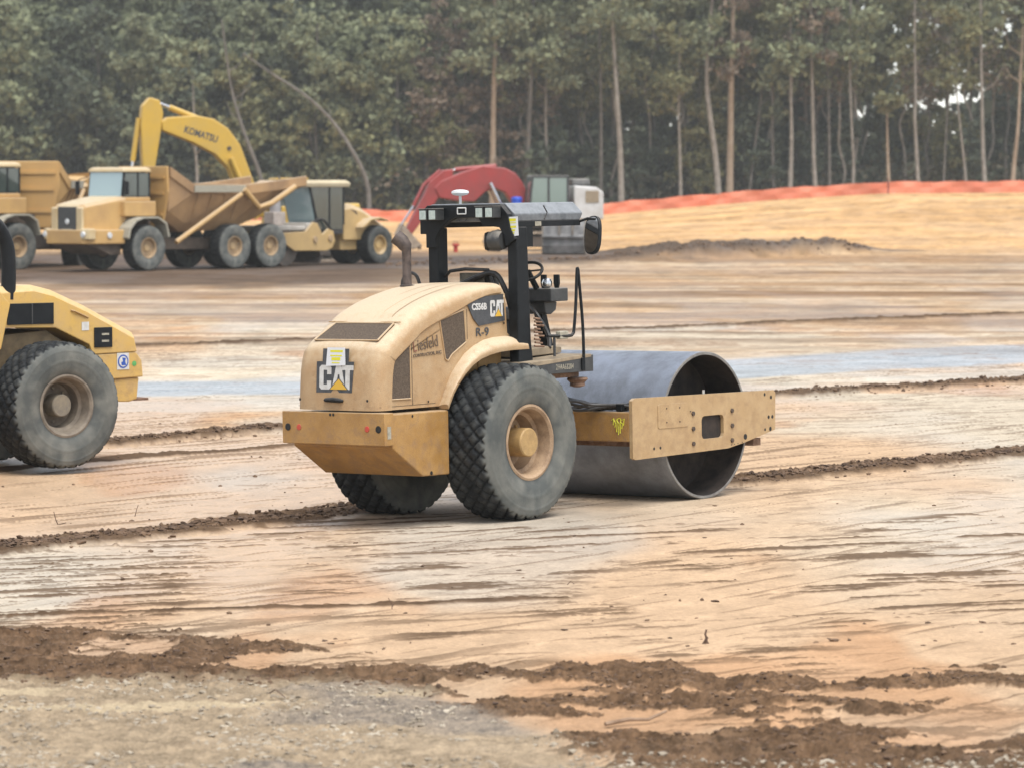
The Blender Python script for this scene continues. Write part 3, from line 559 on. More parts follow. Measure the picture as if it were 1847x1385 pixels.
# satellite receiver on the roof
g = empty('position_receiver', (0,0,0), 0, rr)
MB().tube([(.60,.315,3.14),(.60,.315,3.23)], .014, 8).build('mast', M['wplastic'], g)
MB().lathe([(.03,3.225),(.075,3.235),(.092,3.255),(.085,3.275),(.04,3.288),(.001,3.29)], (.60,.315,0), 2, 24).build('dome', M['wplastic'], g, smooth=True)
# exhaust
ex = MB(); ex.tube([(-.25,.328,2.28),(-.25,.328,2.55),(-.25,.328,2.68),(-.255,.335,2.72),(-.27,.37,2.775),(-.30,.425,2.825)], [.046,.046,.048,.068,.075,.078], 16, False)
e1 = ex.build('exhaust_pipe', M['mudst'], rr, smooth=True)
MB().tube([(-.292,.412,2.812),(-.297,.420,2.820)], .074, 16).build('pipe_mouth', M['hole'], e1, smooth=True)
MB().lathe([(.075,2.322),(.075,2.335),(.05,2.34)], (-.25,.328,0), 2, 20).build('collar', M['mudst'], e1)
# operator station
pl = empty('operator_platform', (0,0,0), 0, rr)
MB().prism([(.12,1.53),(1.285,1.585),(1.285,1.415),(.45,1.415),(.30,1.40),(.12,1.46)], 1, -.80, -.842).build('side_skirt', M['grey'], pl, bev=.006)
MB().prism([(.12,1.53),(1.285,1.585),(1.285,1.415),(.45,1.415),(.12,1.46)], 1, .80, .842).build('side_skirt', M['grey'], pl, bev=.006)
MB().box(1.25, 1.292, -.796, .796, 1.42, 1.582).build('front_skirt', M['grey'], pl, bev=.006)
MB().prism([(.25,1.50),(1.248,1.56),(1.248,1.592),(.25,1.545)], 1, -.845, .845).build('floor_plate', M['deck'], pl, bev=.004)
MB().prism([(.55,1.58),(1.2,1.60),(1.2,1.66),(1.1,1.675),(.55,1.66)], 1, -.50, .50).build('raised_floor', M['deck'], pl, bev=.008)
text('2H4A63284', .075, frame_at('right', (.66, -.8435, 1.455)), M['stencil'], pl, .80, .0005, th=.001)
mb = MB(); mb.box(.55, 1.2, -.72, .72, 1.36, 1.412); mb.build('sub_frame', M['rust'], pl, bev=.006)
mb = MB(); mb.lathe([(.10,1.355),(.11,1.335),(.075,1.30),(.08,1.27),(.03,1.255)], (1.17,-.72,0), 2, 16); mb.build('rubber_mount', M['rust'], pl, smooth=True)
mb = MB(); mb.lathe([(.10,1.355),(.11,1.335),(.075,1.30),(.08,1.27),(.03,1.255)], (1.17,.72,0), 2, 16); mb.build('rubber_mount', M['rust'], pl, smooth=True)
mb = MB(); mb.prism([(.62,1.36),(.82,1.36),(.80,1.2),(.88,1.05),(.70,1.0)], 1, -.70, -.60); mb.build('mount_bracket', M['frame_paint'], pl, bev=.006)
# handrail
hr = along([(1.11,-.855,1.43),(1.10,-.855,1.9),(1.045,-.855,2.40),(1.035,-.855,2.455),(1.02,-.855,2.44),(.99,-.855,2.10),(.955,-.855,1.86),(.93,-.855,1.805),(.86,-.855,1.79),(.55,-.83,1.80)], 6)
MB().tube(hr, .016, 8).build('handrail', M['black'], rr, smooth=True)
MB().box(1.075, 1.125, -.862, -.843, 1.43, 1.56).build('rail_foot', M['black'], rr, bev=.004)
MB().box(.72,.86,-.86,-.80,1.76,1.84).build('foot_pedal', M['stencil'], rr, bev=.01)
MB().tube([(.66,-.83,1.59),(.66,-.83,1.80)], .014, 8).build('rail_support', M['grey'], rr)
# seat
st = empty('operator_seat', (0,0,0), 0, rr)
MB().box(.55, .95, -.24, .26, 1.95, 2.08).build('seat_cushion', M['seat'], st, bev=.04, seg=3)
MB().loft([[Vector((x, y, z)) for y in (-.23, .23)]+[Vector((x+.10, y, z)) for y in (.23, -.23)] for x, z in ((.52, 2.02), (.47, 2.25), (.44, 2.44))]).build('seat_back', M['seat'], st, bev=.035, seg=3)
MB().box(.425, .445, -.12, .20, 2.28, 2.44).build('torn_cover', M['cloth'], st, bev=.006)
MB().tube([(.42,-.25,2.30),(.40,-.20,2.47),(.40,.10,2.48),(.40,.30,2.46),(.41,.40,2.38),(.42,.42,2.25)], .018, 8).build('back_rail', M['hose'], st, smooth=True)
MB().tube(along([(.40,.95,2.2),(.40,.94,2.36),(.40,.87,2.44),(.40,.76,2.42),(.40,.70,2.30)], 5), .018, 8).build('arm_loop', M['hose'], st, smooth=True)
MB().tube(along([(.40,.24,2.3),(.38,-.25,2.44),(.40,-.40,2.30),(.42,-.48,2.05)], 5), .028, 8).build('shoulder_belt', M['hose'], st, smooth=True)
MB().box(.60,.9,-.18,.18,1.66,1.95).build('seat_pedestal', M['black'], st, bev=.02)
# console
cs = empty('control_console', (0,0,0), 0, rr)
MB().box(1.14, 1.43, -.42, .16, 2.125, 2.262).build('dash_box', M['grey'], cs, bev=.012)
MB().prism([(1.18,2.12),(1.40,2.12),(1.38,2.03),(1.30,1.99),(1.2,2.0)], 1, -.30, .05).build('dash_underside', M['grey'], cs, bev=.015)
MB().loft([[Vector((x+dx, y, z)) for dx, y in ((-.045,-.22),(.045,-.22),(.045,-.12),(-.045,-.12))] for x, z in ((1.27,2.01),(1.39,1.63))]).build('column', M['black'], cs, bev=.006)
mb = MB(); c0 = Vector((1.02, -.22, 2.44)); ax = Vector((-.55, -.2, .8)).normalized(); a_ = ax.cross(Vector((0,1,0))).normalized(); b_ = ax.cross(a_)
ring = [c0+a_*.15*math.cos(2*PI*k/28)+b_*.15*math.sin(2*PI*k/28) for k in range(29)]; mb.tube(ring, .016, 8, False)
for k in (0, 9, 19): mb.tube([c0, ring[k]], .010, 6)
mb.tube([c0, Vector((1.16,-.22,2.26))], .03, 8); mb.build('steering_wheel', M['black'], cs, smooth=True)
for y, x in ((-.24, 1.24), (-.385, 1.27)): MB().loft([[Vector((x, y-w_, z)), Vector((x, y+w_, z)), Vector((x+.03, y+w_, z)), Vector((x+.03, y-w_, z))] for w_, z in ((.02,2.26),(.035,2.31),(.032,2.40))]).build('lever', M['black'], cs, bev=.006)
MB().lathe([(.02,2.26),(.05,2.285),(.055,2.32),(.04,2.355),(.001,2.365)], (1.22,-.31,0), 2, 16).build('beacon_knob', M['silver'], cs, smooth=True)
mb = MB()
for k in range(9): mb.tube([(.50+.01*(k % 2), -.70, 1.98-.035*k), (.57+.03*(k % 3), -.72, 1.97-.035*k)], .012, 6)
mb.build('cable_ties', M['rust'], cs, smooth=True)
MB().tube(along([(1.15,-.1,2.12),(1.05,-.3,2.0),(1.1,-.4,1.8),(1.0,-.5,1.66)], 5), .02, 7).build('cable', M['hose'], cs, smooth=True)
# door mirrors hung from the canopy
mr_ = empty('side_mirror', (0,0,0), 0, rr)
MB().tube([(1.40,-.56,2.93),(1.42,-.70,2.97),(1.42,-.80,2.96)], .014, 8).build('mirror_arm', M['black'], mr_, smooth=True)
def oval(cx, cy, cz, hw, hh, x0, x1, rot=0):
    p = [(cy+hw*math.copysign(abs(math.cos(t))**.7, math.cos(t)), cz+hh*math.copysign(abs(math.sin(t))**.7, math.sin(t))) for t in np.linspace(0, 2*PI, 33)[:-1]]
    m = MB(); m.prism(p, 0, x0, x1); return m
Ms = [oval(0,0,0,.105,.20,-.012,.03).build('mirror_shell', M['black'], mr_, bev=.006), oval(0,0,0,.092,.186,-.016,-.013).build('mirror_glass', M['mirror'], mr_)]
for o in Ms: o.location = (1.40,-.77,2.80); o.rotation_euler = (R(-7), R(12), R(-6))
# front frame and drum
dr = MB(); Rd, WB = .772, 2.905; L_ = 1.068
dr.lathe([(Rd, -L_+.004), (Rd, 0), (Rd, L_-.004)], (WB,0,.772), 1, 128, False)
do = dr.build('drum', M['steel'], rr, smooth=True)
for s in (-1, 1): MB().lathe([(Rd, s*(L_-.004)), (Rd-.006, s*(L_+.001)), (Rd-.030, s*(L_+.001)), (Rd-.036, s*(L_-.01))], (WB,0,.772), 1, 96, False).build('drum_rim', M['rimst'], do, smooth=True)
di = MB()
di.lathe([(Rd-.036, -L_), (Rd-.036, L_)], (WB,0,.772), 1, 96, False)
for s in (-1, 1): di.lathe([(Rd-.037, s*.62), (.25, s*.62), (.24, s*.72), (.01, s*.72)], (WB,0,.772), 1, 64, False)
di.build('drum_inside', M['drumin'], do, smooth=True)
for s in (-1, 1):
    MB().lathe([(.22, s*.74), (.22, s*1.0), (.16, s*1.09)], (WB,0,.772), 1, 24).build('drum_motor', M['drumin'], do, smooth=True)
fm = empty('drum_frame', (0,0,0), 0, rr)
for s in (-1, 1):
    bm = bmesh.new(); outer = [(1.555,.515),(1.60,.495),(3.24,.512),(3.55,.555),(4.12,.66),(4.135,1.055),(4.10,1.085),(1.60,1.125),(1.555,1.10)]
    # plate with a square window: two halves that butt along the window's centre line
    wx0, wx1, wz0, wz1 = 2.765, 3.165, .635, .878; r_ = .045
    xm = 2.965; zt = 1.125-(xm-1.6)*.016; zb = .495+(xm-1.6)*.0104
    top = lambda x: 1.125-(x-1.60)*.016
    def half(pts): 
        mb = MB(); mb.prism(pts, 1, s*1.125, s*1.085); return mb
    Lh = [(1.555,.515),(1.60,.495),(xm,zb),(xm,wz0),(wx0+r_,wz0),(wx0+.013,wz0+.013),(wx0,wz0+r_),(wx0,wz1-r_),(wx0+.013,wz1-.013),(wx0+r_,wz1),(xm,wz1),(xm,zt),(1.60,1.125),(1.555,1.10)]
    Rh = [(xm,zb),(3.24,.512),(3.55,.555),(4.12,.66),(4.135,1.055),(4.10,1.085),(xm,zt),(xm,wz1),(wx1-r_,wz1),(wx1-.013,wz1-.013),(wx1,wz1-r_),(wx1,wz0+r_),(wx1-.013,wz0+.013),(wx1-r_,wz0),(xm,wz0)]
    bm.free(); mb = half(Lh); mb.prism(Rh, 1, s*1.125, s*1.085); pt = mb.build('side_plate', M['plate_paint'], fm)
    if s < 0: tag(pt, None)
    cv = MB(); cv.prism([(1.99,1.03),(2.02,1.045),(2.50,1.035),(2.52,1.02),(2.53,.80),(2.51,.785),(2.01,.79),(1.99,.805)], 1, s*1.1255, s*1.131); cv.build('cover_plate', M['plate_paint'], fm, bev=.002)
    for x, z in ((2.61,.915),(2.61,.755),(2.61,.598),(3.315,.907),(3.315,.748),(3.31,.592)): MB().lathe([(.027, s*1.126), (.025, s*1.140), (.010, s*1.141)], (x,0,z), 1, 6).build('bolt', M['bolt'], fm)
    for x, z in ((2.14,.995),(2.37,.99),(2.14,.85),(2.37,.845),(2.56,.94)): MB().lathe([(.009, s*1.1315), (.008, s*1.136)], (x,0,z), 1, 6).build('screw', M['bolt'], fm)
    for x, z, q in ((1.92,.59,.016),(2.03,.592,.016),(3.93,1.045,.018),(4.05,1.01,.02),(4.00,.80,.02),(4.07,.80,.02),(3.93,.67,.016),(4.03,.672,.024),(3.56,.615,.032),(3.3,.545,.007),(3.36,.548,.007),(3.42,.552,.007),(3.5,.56,.007)): MB().lathe([(q, s*1.1258), (q*.9, s*1.1268)], (x,0,z), 1, 14).build('bolt_hole', M['hole'], fm)
    MB().box(2.50, 3.42, s*1.02, s*1.082, .60, .92).box(2.62,3.3,s*.93,s*1.018,.65,.88).build('drum_support', M['drumin'], fm, bev=.01)
    MB().tube([(2.83,s*1.105,1.108),(2.83,s*1.105,1.15)], .018, 8).build('lifting_eye', M['silver'], fm)
MB().box(1.555, 1.69, -1.083, 1.083, .68, .985).build('rear_beam', M['frame_paint'], fm, bev=.01)
MB().box(3.95, 4.10, -1.083, 1.083, .68, 1.00).build('front_beam', M['frame_paint'], fm, bev=.01)
MB().box(3.80, 3.94, -1.06, 1.06, .50, .58).build('scraper', M['rust'], fm, bev=.006)
MB().box(1.70, 1.82, -1.06, 1.06, .62, .67).build('scraper', M['rust'], fm, bev=.006)
hb = MB(); hb.box(1.0, 1.56, -.22, .22, .60, .95); hb.lathe([(.16,.50),(.16,1.10)], (1.12,0,0), 2, 20); hb.build('articulation_hitch', M['frame_paint'], rr, bev=.01)
hm = MB()
for k, (a, z0) in enumerate(((-.50,1.08),(-.47,1.04),(-.43,1.00),(-.56,1.06))):
    hm.tube(along([(.88,-.60+.03*k,1.22-.03*k),(1.20,a-.1,z0+.05),(1.45,a-.12,z0-.0),(1.62,-.60-.12*k,1.02+.01*k),(1.66,-.80-.1*k,1.01)], 6), .017, 7)
hm.tube(along([(1.60,-.30,1.0),(1.64,-.55,1.05),(1.66,-.8,1.02),(1.72,-1.0,1.06)], 6), .022, 7)
hm.build('hydraulic_hoses', M['hose'], rr, smooth=True)
MB().box(1.57,1.68,-.70,-.52,.99,1.05).build('hose_clamp', M['black'], rr, bev=.01)
MB().box(1.57,1.68,-.98,-.90,.99,1.07).build('hose_clamp', M['black'], rr, bev=.01)
MB().prism([(.85,1.22),(.97,1.18),(1.05,1.0),(.92,.95)], 1, -.62,-.50).build('hose_bracket', M['deck'], rr, bev=.01)
sp_ = MB()
for k in range(7): 
    y = -.86-.022*k; sp_.tube([(1.551,y,.90+.02*math.sin(k*2.1)),(1.551,y-.03,.92-.05*(k%2)),(1.551,y-.02,.80+.05*math.cos(k))], .005, 4)
sp_.build('spray_marks', M['spray'], fm)
#__PART3__

# ------------------------------------------------------------------ second roller, cut by the left edge
r2 = empty('road_roller', (-5.766, 42.024, .06), R(220)); tag(r2, 'bright yellow road roller with big muddy tyre, cut off at the left edge', 'road roller')
Y2 = M['yellow2']
wheel(r2, 0, .745, .735, 1, .735, .60, .33, hub=(.13, .20), rimm=mat('mud_rim', (.16,.13,.10), (.30,.25,.19), 6, .8, .002), hubm=mat('mud_hub', (.22,.19,.15), (.33,.28,.2), 9, .8, .002), dirt=1.0)
wheel(r2, 0, -.745, .735, -1, .735, .60, .33, hub=(.13, .20))
h2 = empty('hood', (0,0,0), 0, r2)
tp = [(.62,2.10),(.12,2.115),(-.15,2.05),(-.60,1.86),(-1.28,1.525)]
mb = MB(); mb.loft([[Vector((x, y, z-dz)) for y, dz in ((-.50,.62 if x > 0 else .3),(-.50,.07),(-.43,0),(.43,0),(.50,.07),(.50,.62 if x > 0 else .3))] for x, z in tp]); 
mb = MB(); side = [(.60,2.03),(.12,2.05),(-.15,1.985),(-.60,1.795),(-1.27,1.46),(-1.31,1.30),(-.68,1.285),(-.64,1.40),(-.17,1.61),(.60,1.63)]
mb.prism(side, 1, -.51, .51); mb.build('hood_body', Y2, h2, bev=.012)
mb = MB(); mb.loft([[Vector((x, y, z-dz)) for y, dz in ((-.507,.075),(-.44,0),(.44,0),(.507,.075))] for x, z in tp]); mb.build('hood_top', Y2, h2, bev=.008)
for s in (-1, 1):
    a, b = sorted((s*.512, s*.526))
    MB().box(-.14, .49, a, b, 1.66, 1.905).build('side_vent', M['black'], h2, bev=.004)
    MB().box(-.95, -.70, a, b, 1.365, 1.60).build('rear_side_vent', M['black'], h2, bev=.004)
    MB().tube([(-.62,s*.515,1.72),(-.42,s*.53,1.80),(-.38,s*.515,1.81)], .012, 6).build('handle', M['frame_paint'], h2)
MB().box(.15,.165,.527,.531,1.66,1.90).build('vent_divider', M['grey'], h2)
flat([[(-.05,-.05),(.05,-.05),(.05,.05),(-.05,.05)]], frame_at('left', (-.58,.527,1.62)), .002, -.014).build('small_sticker', M['white'], h2)
for q, zz in ((.0, 1.52), (.0, 1.44)): MB().box(-.90, -.80, .527, .529, zz-.012, zz+.012).build('vent_text', M['stencil'], h2)
mb = MB(); mb.prism([(-.72,1.283),(-1.30,1.298),(-1.38,1.20),(-1.40,1.0),(-.95,.985),(-.80,1.15)], 1, -.50, .50); mb.prism([(-1.0,.984),(-1.36,.995),(-1.33,.74),(-1.22,.71),(-1.0,.72)], 1, -.47, .47); mb.build('counterweight', Y2, r2, bev=.015)
MB().box(-1.50,-1.30,-.1,.46,.72,.75).build('tow_step', M['rust'], r2, bev=.005)
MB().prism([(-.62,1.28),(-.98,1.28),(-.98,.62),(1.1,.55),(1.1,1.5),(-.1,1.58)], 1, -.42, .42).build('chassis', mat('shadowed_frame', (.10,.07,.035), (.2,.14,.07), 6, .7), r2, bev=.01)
F2 = frame_at('left', (-1.115,.5035,1.19))
flat([[(-.09,-.095),(.08,-.095),(.08,.10),(-.09,.10)]], F2, .003).build('sticker', M['white'], r2)
BL = mat('sticker_blue', (.03,.10,.45))
flat([[(.075*math.cos(t)-.005, .08*math.sin(t)) for t in np.linspace(0, 2*PI, 25)[:-1]]], F2, .002, .004).build('sticker_ring', BL, r2)
flat([[(.058*math.cos(t)-.005, .062*math.sin(t)) for t in np.linspace(0, 2*PI, 25)[:-1]]], F2, .001, .007).build('sticker_disc', M['white'], r2)
flat([[(-.02,.045),(.03,.04),(.02,.0),(.035,-.045),(-.03,-.045),(-.035,-.01),(-.01,.0)]], F2, .001, .009).build('sticker_emblem', BL, r2)
MB().lathe([(.032,.504),(.001,.507)], (-1.27,0,1.16), 1, 16).build('green_dot', mat('dot_green', (.12,.42,.12)), r2)
pf2 = empty('protective_frame', (0,0,0), 0, r2)
for s in (-1, 1): MB().tube(along([(.42,s*.43,1.95),(.41,s*.43,2.35),(.45,s*.43,2.62),(.60,s*.43,2.83),(.9,s*.43,2.93),(1.5,s*.43,2.95)], 6), .085, 14).build('post', M['black'], pf2, smooth=True)
MB().box(.8,1.7,-.62,.62,2.96,3.04).build('canopy_roof', Y2, pf2, bev=.02)
for s in (-1, 1):
    a, b = sorted((s*.50, s*.56)); MB().prism([(.62,2.06),(.47,1.90),(.60,1.38),(1.3,1.38),(1.3,2.06)], 1, a, b).build('cab_side_panel', Y2, r2, bev=.01)
MB().box(1.1,1.3,-.5,.5,1.3,1.36).box(.62,1.1,-.48,.48,1.36,1.42).build('floor_plate', M['deck'], r2, bev=.01)
MB().box(.75,1.15,-.22,.22,1.6,1.75).box(.66,.76,-.22,.22,1.75,2.2).build('operator_seat', M['seat'], r2, bev=.03)
MB().lathe([(.735,-1.05),(.74,-1.04),(.74,1.04),(.735,1.05),(.3,1.0),(.01,.99)], (2.85,0,.74), 1, 96, False).build('drum', M['steel'], r2, smooth=True)
for s in (-1, 1):
    a, b = sorted((s*1.07, s*1.11)); MB().prism([(1.55,.55),(3.8,.6),(3.8,1.05),(1.55,1.12)], 1, a, b).build('drum_side_plate', Y2, r2, bev=.008)
MB().box(1.5,1.65,-1.06,1.06,.65,.98).build('drum_cross_beam', Y2, r2, bev=.01)
MB().box(1.0,1.5,-.2,.2,.6,.95).build('hitch', Y2, r2, bev=.01)

# ------------------------------------------------------------------ articulated dump trucks
OR = mat('truck_orange', (.68,.42,.15), (.56,.34,.13), 1.2, .6, .002, dust=(.58,.44,.28), dust_amt=.85, fine=.05)
ORC = mat('truck_cream', (.74,.60,.36), (.64,.47,.24), 1.4, .5, .001, dust=(.66,.55,.38), dust_amt=.6)
BODY = mat('dump_body', (.52,.32,.15), (.33,.20,.10), .9, .75, .004, dust=(.56,.44,.31), dust_amt=.9, fine=.08)
BODYO = mat('dump_body_orange', (.66,.38,.12), (.55,.33,.12), .8, .6, .002, dust=(.60,.44,.24), dust_amt=.5)
FR = mat('dirty_frame', (.10,.075,.055), (.20,.15,.11), 2, .85, .004)
TRIM = mat('tan_rim', (.50,.34,.18), (.36,.26,.16), 5, .7, .002); THUB = mat('tan_hub', (.55,.38,.19), (.4,.28,.15), 8, .7)
def truck(x, y, yaw, art, label, bodym, rot_rail=BODY, tail=''):
    t = empty('dump_truck', (x, y, gz(x, y)+.02), yaw); tag(t, label, 'dump truck', 'articulated dump trucks parked in a row')
    def wh(px, py, s, par, nm='wheel'):
        q = wheel(t, px, py, .855, s, .865, .66, .36, 'lug', (.13, .10), TRIM, THUB, 1.0, .12, 90, nm); return q
    for s in (-1, 1): wh(0, s*1.28, s, t)
    # front unit
    hd = MB(); hd.loft([[Vector((X, y_, z)) for y_, z in ((-w_,zb),(-w_,zt-.12),(-w_+.14,zt),(w_-.14,zt),(w_,zt-.12),(w_,zb))] for X, w_, zb, zt in ((2.62,.80,1.35,2.40),(2.50,.88,1.2,2.50),(1.6,1.0,1.2,2.66),(.68,1.08,1.2,2.80))])
    hd.build('hood', OR, t, bev=.03)
    hd = MB(); hd.loft([[Vector((X, y_, z)) for y_, z in ((-w_,zt-.10),(-w_+.16,zt+.012),(w_-.16,zt+.012),(w_,zt-.10))] for X, w_, zt in ((2.63,.68,2.40),(2.50,.74,2.50),(1.6,.86,2.66),(.70,.94,2.80))]); hd.build('hood_top', ORC, t, bev=.02)
    g = empty('grille', (0,0,0), 0, t); MB().box(2.60,2.66,-.52,.52,1.28,2.40).build('grille_mesh', M['grey'], g, bev=.01)
    for s in (-1, 1):
        a, b = sorted((s*.54, s*.86)); MB().loft([[Vector((X, a, z)), Vector((X, b, z)), Vector((X, b, z2)), Vector((X, a, z2))] for X, z, z2 in ((2.58,1.30,2.40),(2.70,1.30,2.36))]).build('grille_side', ORC, g, bev=.03)
    MB().lathe([(.11,2.661),(.09,2.69),(.001,2.69)], (0,0,1.85), 0, 16).build('emblem', M['wplastic'], g)
    text('BELL', .26, frame_at('front', (2.662,-.30,1.42)), M['wplastic'], g, 1.0, .004) if False else MB().box(2.661,2.675,-.28,.28,1.45,1.58).build('name_plate', M['stencil'], g)
    bp = empty('bumper', (0,0,0), 0, t)
    MB().loft([[Vector(v) for v in ((1.0,-1.36,z),(2.35,-1.30,z),(2.82,-1.0,z),(2.82,1.0,z),(2.35,1.30,z),(1.0,1.36,z))] for z in (1.02,1.55)]).build('bumper_block', OR, bp, bev=.04)
    MB().loft([[Vector(v) for v in ((.9,-1.0,z),(a_,-1.1,z),(a_,1.1,z),(.9,1.0,z))] for z, a_ in ((.62,1.5),(.84,2.1),(1.015,2.6))]).build('belly_guard', FR, bp, bev=.02)
    for s in (-1, 1):
        MB().loft([[Vector((2.50,s*.80,z)), Vector((2.86,s*.95,z)), Vector((2.70,s*1.28,z)), Vector((2.4,s*1.33,z))] for z in (1.18,1.60)]).build('lamp_pod', ORC, bp, bev=.05)
        MB().lathe([(.12,2.80),(.10,2.86),(.001,2.87)], (0,s*1.06,1.38), 0, 16).build('headlight', M['wplastic'], bp, smooth=True)
        MB().lathe([(.12,s*1.35),(.10,s*1.38),(.001,s*1.38)], (1.75,0,1.34), 1, 16).build('side_lamp', M['wplastic'], bp)
        a, b = sorted((s*1.0, s*1.66))
        ar = [(1.12,1.25),(1.02,1.62),(.70,1.92),(.30,2.02),(-.45,2.02),(-.85,1.80),(-1.0,1.30)]; ai = [(p*.93, q-.07) for p, q in ar]
        MB().prism(ar+ai[::-1], 1, a, b).build('wheel_arch', FR if s < 0 else M['stencil'], t, bev=.015)
        a, b = sorted((s*.95, s*1.30)); MB().box(-.62,.95,a,b,2.04,2.60).build('cab_step', OR, t, bev=.03)
    cb = empty('cab', (0,0,0), 0, t)
    MB().loft([[Vector((X, y_, z)) for X, y_ in ((x0,-w_),(x1,-w_),(x1,w_),(x0,w_))] for z, x0, x1, w_ in ((2.60,-.62,.86,.98),(2.76,-.62,.84,.98))]).build('cab_base', OR, cb, bev=.03)
    MB().loft([[Vector((X, y_, z)) for X, y_ in ((x0,-w_),(x1,-w_),(x1,w_),(x0,w_))] for z, x0, x1, w_ in ((3.70,-.66,.76,1.0),(3.82,-.64,.72,.97),(3.88,-.5,.6,.85))]).build('cab_roof', ORC, cb, bev=.03)
    MB().loft([[Vector((X, y_, z)) for X, y_ in ((x0,-w_),(x1,-w_),(x1,w_),(x0,w_))] for z, x0, x1, w_ in ((2.763,-.50,.70,.88),(3.697,-.50,.60,.87))]).build('cab_interior', M['black'], cb)
    MB().loft([[Vector((x1+a_, y_, z)) for a_, y_ in ((0,-w_),(.02,-w_),(.02,w_),(0,w_))] for z, x1, w_ in ((2.78,.79,.90),(3.69,.68,.90))]).build('windscreen', M['glass_blue'], cb)
    for s in (-1, 1):
        for x0, x1 in ((-.56,-.06),(.02,.66)): MB().box(x0, x1, *sorted((s*.935, s*.955)), 2.80, 3.66).build('side_window', M['glass_dark'], cb)
        for X in (-.59,-.02,.74): MB().loft([[Vector((X-.03-dx, s*.93, z)), Vector((X+.03-dx, s*.93, z)), Vector((X+.03-dx, s*.975, z)), Vector((X-.03-dx, s*.975, z))] for z, dx in ((2.76,0),(3.70,.09 if X > .5 else 0))]).build('window_post', M['black'], cb)
        MB().box(.9,.96,*sorted((s*1.28, s*1.50)),2.85,3.35).build('mirror', M['black'], cb, bev=.02)
        MB().tube([(.75,s*.97,3.5),(.93,s*1.2,3.45),(.93,s*1.38,3.34)], .02, 6).build('mirror_arm', M['black'], cb)
    MB().tube([(-.72,-.75,2.2),(-.72,-.75,3.7)], .09, 12).build('exhaust_pipe', M['mudst'], t, smooth=True)
    MB().box(-1.15,2.0,-.5,.5,.8,1.3).build('front_frame', FR, t, bev=.02)
    # rear unit turned about the hitch
    Mr = Matrix.Translation((-1.7,0,0)) @ Matrix.Rotation(art, 4, 'Z') @ Matrix.Translation((1.7,0,0))
    def rear(o): o.matrix_basis = Mr @ Matrix.Translation(o.location); return o
    rear(MB().box(-7.4,-1.3,-.45,.45,.75,1.2).build('rear_frame', FR, t, bev=.03))
    for X in (-4.45,-6.38):
        for s in (-1, 1): rear(wh(X, s*1.28, s, t))
        rear(MB().tube([(X,-1.1,.86),(X,1.1,.86)], .22, 10).build('axle', FR, t))
    body = empty('dump_body', (0,0,0), 0, t); rear(body)
    secs = [(-1.30,1.38,1.20,1.9,3.90),(-2.25,1.58,1.05,1.42,3.28),(-4.9,1.60,1.05,1.5,3.22),(-6.3,1.62,1.08,1.95,3.34),(-8.3,1.62,1.15,2.98,3.56)]
    rg = []
    for X, wt, wb, zb, zt in secs:
        zm = zt-.38; rg.append([Vector((X, y_, z)) for y_, z in ((-wt,zt),(-wt,zm),(-wt+.06,zm-.02),(-wb,zb+.35),(-wb+.25,zb),(wb-.25,zb),(wb,zb+.35),(wt-.06,zm-.02),(wt,zm),(wt,zt),(wt-.1,zt),(wt-.12,zm),(wb-.12,zb+.42),(-wb+.12,zb+.42),(-wt+.12,zm),(-wt+.1,zt))])
    MB().loft(rg).build('tub', bodym if art == 0 else BODYO, body, bev=.02)
    hbm = MB(); hbm.loft([[Vector((X, y_, z)) for y_, z in ((-1.05,1.5),(-1.40,2.95),(-1.36,3.92),(1.36,3.92),(1.40,2.95),(1.05,1.5))] for X in (-1.22,-1.12)]); hbm.build('headboard', BODYO, body, bev=.03)
    for z in (2.1, 2.9, 3.5): MB().box(-1.115,-1.06,-1.1-.1*(z-2),1.1+.1*(z-2),z-.05,z+.05).build('headboard_rib', BODYO, body)
    for X in (-.9,): MB().loft([[Vector((a_, y_, z)) for a_, y_ in ((-1.05,-.5),(-.95,-.5),(-.95,.5),(-1.05,.5))] for z in (1.3,2.0)]).build('hoist_mount', FR, body)
    for s in (-1, 1):
        MB().box(-5.0,-2.3,*sorted((s*1.605,s*1.64)),2.93,3.20).build('side_rail', M['stencil'], body, bev=.01)
        MB().tube([(-1.45,s*1.5,1.05),(-4.75,s*1.62,2.86)], .10, 8).build('hoist_strut', OR, body)
        MB().tube([(-4.85,s*1.66,3.05),(-5.65,s*1.66,2.35),(-6.3,s*1.66,2.50),(-7.6,s*1.66,3.15)], .11, 8).build('body_brace', OR, body)
        for k in range(4): MB().loft([[Vector((-2.6-.7*k+q, s*(y_), z)) for q in (-.05,.05)]+[Vector((-2.6-.7*k+q, s*(y_+.05), z)) for q in (.05,-.05)] for y_, z in ((1.54,2.86),(1.07,1.9))]).build('body_rib', BODY, body)
    if tail:
        for s, f in ((1,'left'),): text(tail, .42, frame_at('left', (-3.4, 1.645, 2.93)), M['decal'], body, 1.2, .01)
    # load of earth lying in the tub shows over the rail
    return t
def place(px, py, hub, Z_, yaw):
    r = np.array([(px-923.5)/FPX, 1.0]); wx, wy = r[0]*Z_, Z_; c, s = math.cos(yaw), math.sin(yaw); return wx-(hub[0]*c-hub[1]*s), wy-(hub[0]*s+hub[1]*c)
yb = R(228)
xb, yb_ = place(270, 0, (0, 1.6), 134.8, yb); truck(xb, yb_, yb, 0, 'orange dump truck with pale blue windscreen parked in front of the yellow excavator', BODY)
xa, ya = place(36, 0, (0, 1.71), 137.6, R(230)); tka = truck(xa, ya, R(230), R(37), 'orange dump truck with high tan bed, leftmost machine of the parked row', BODY, tail='r'); tka.scale = (1.07,)*3; tka.location.z -= .06

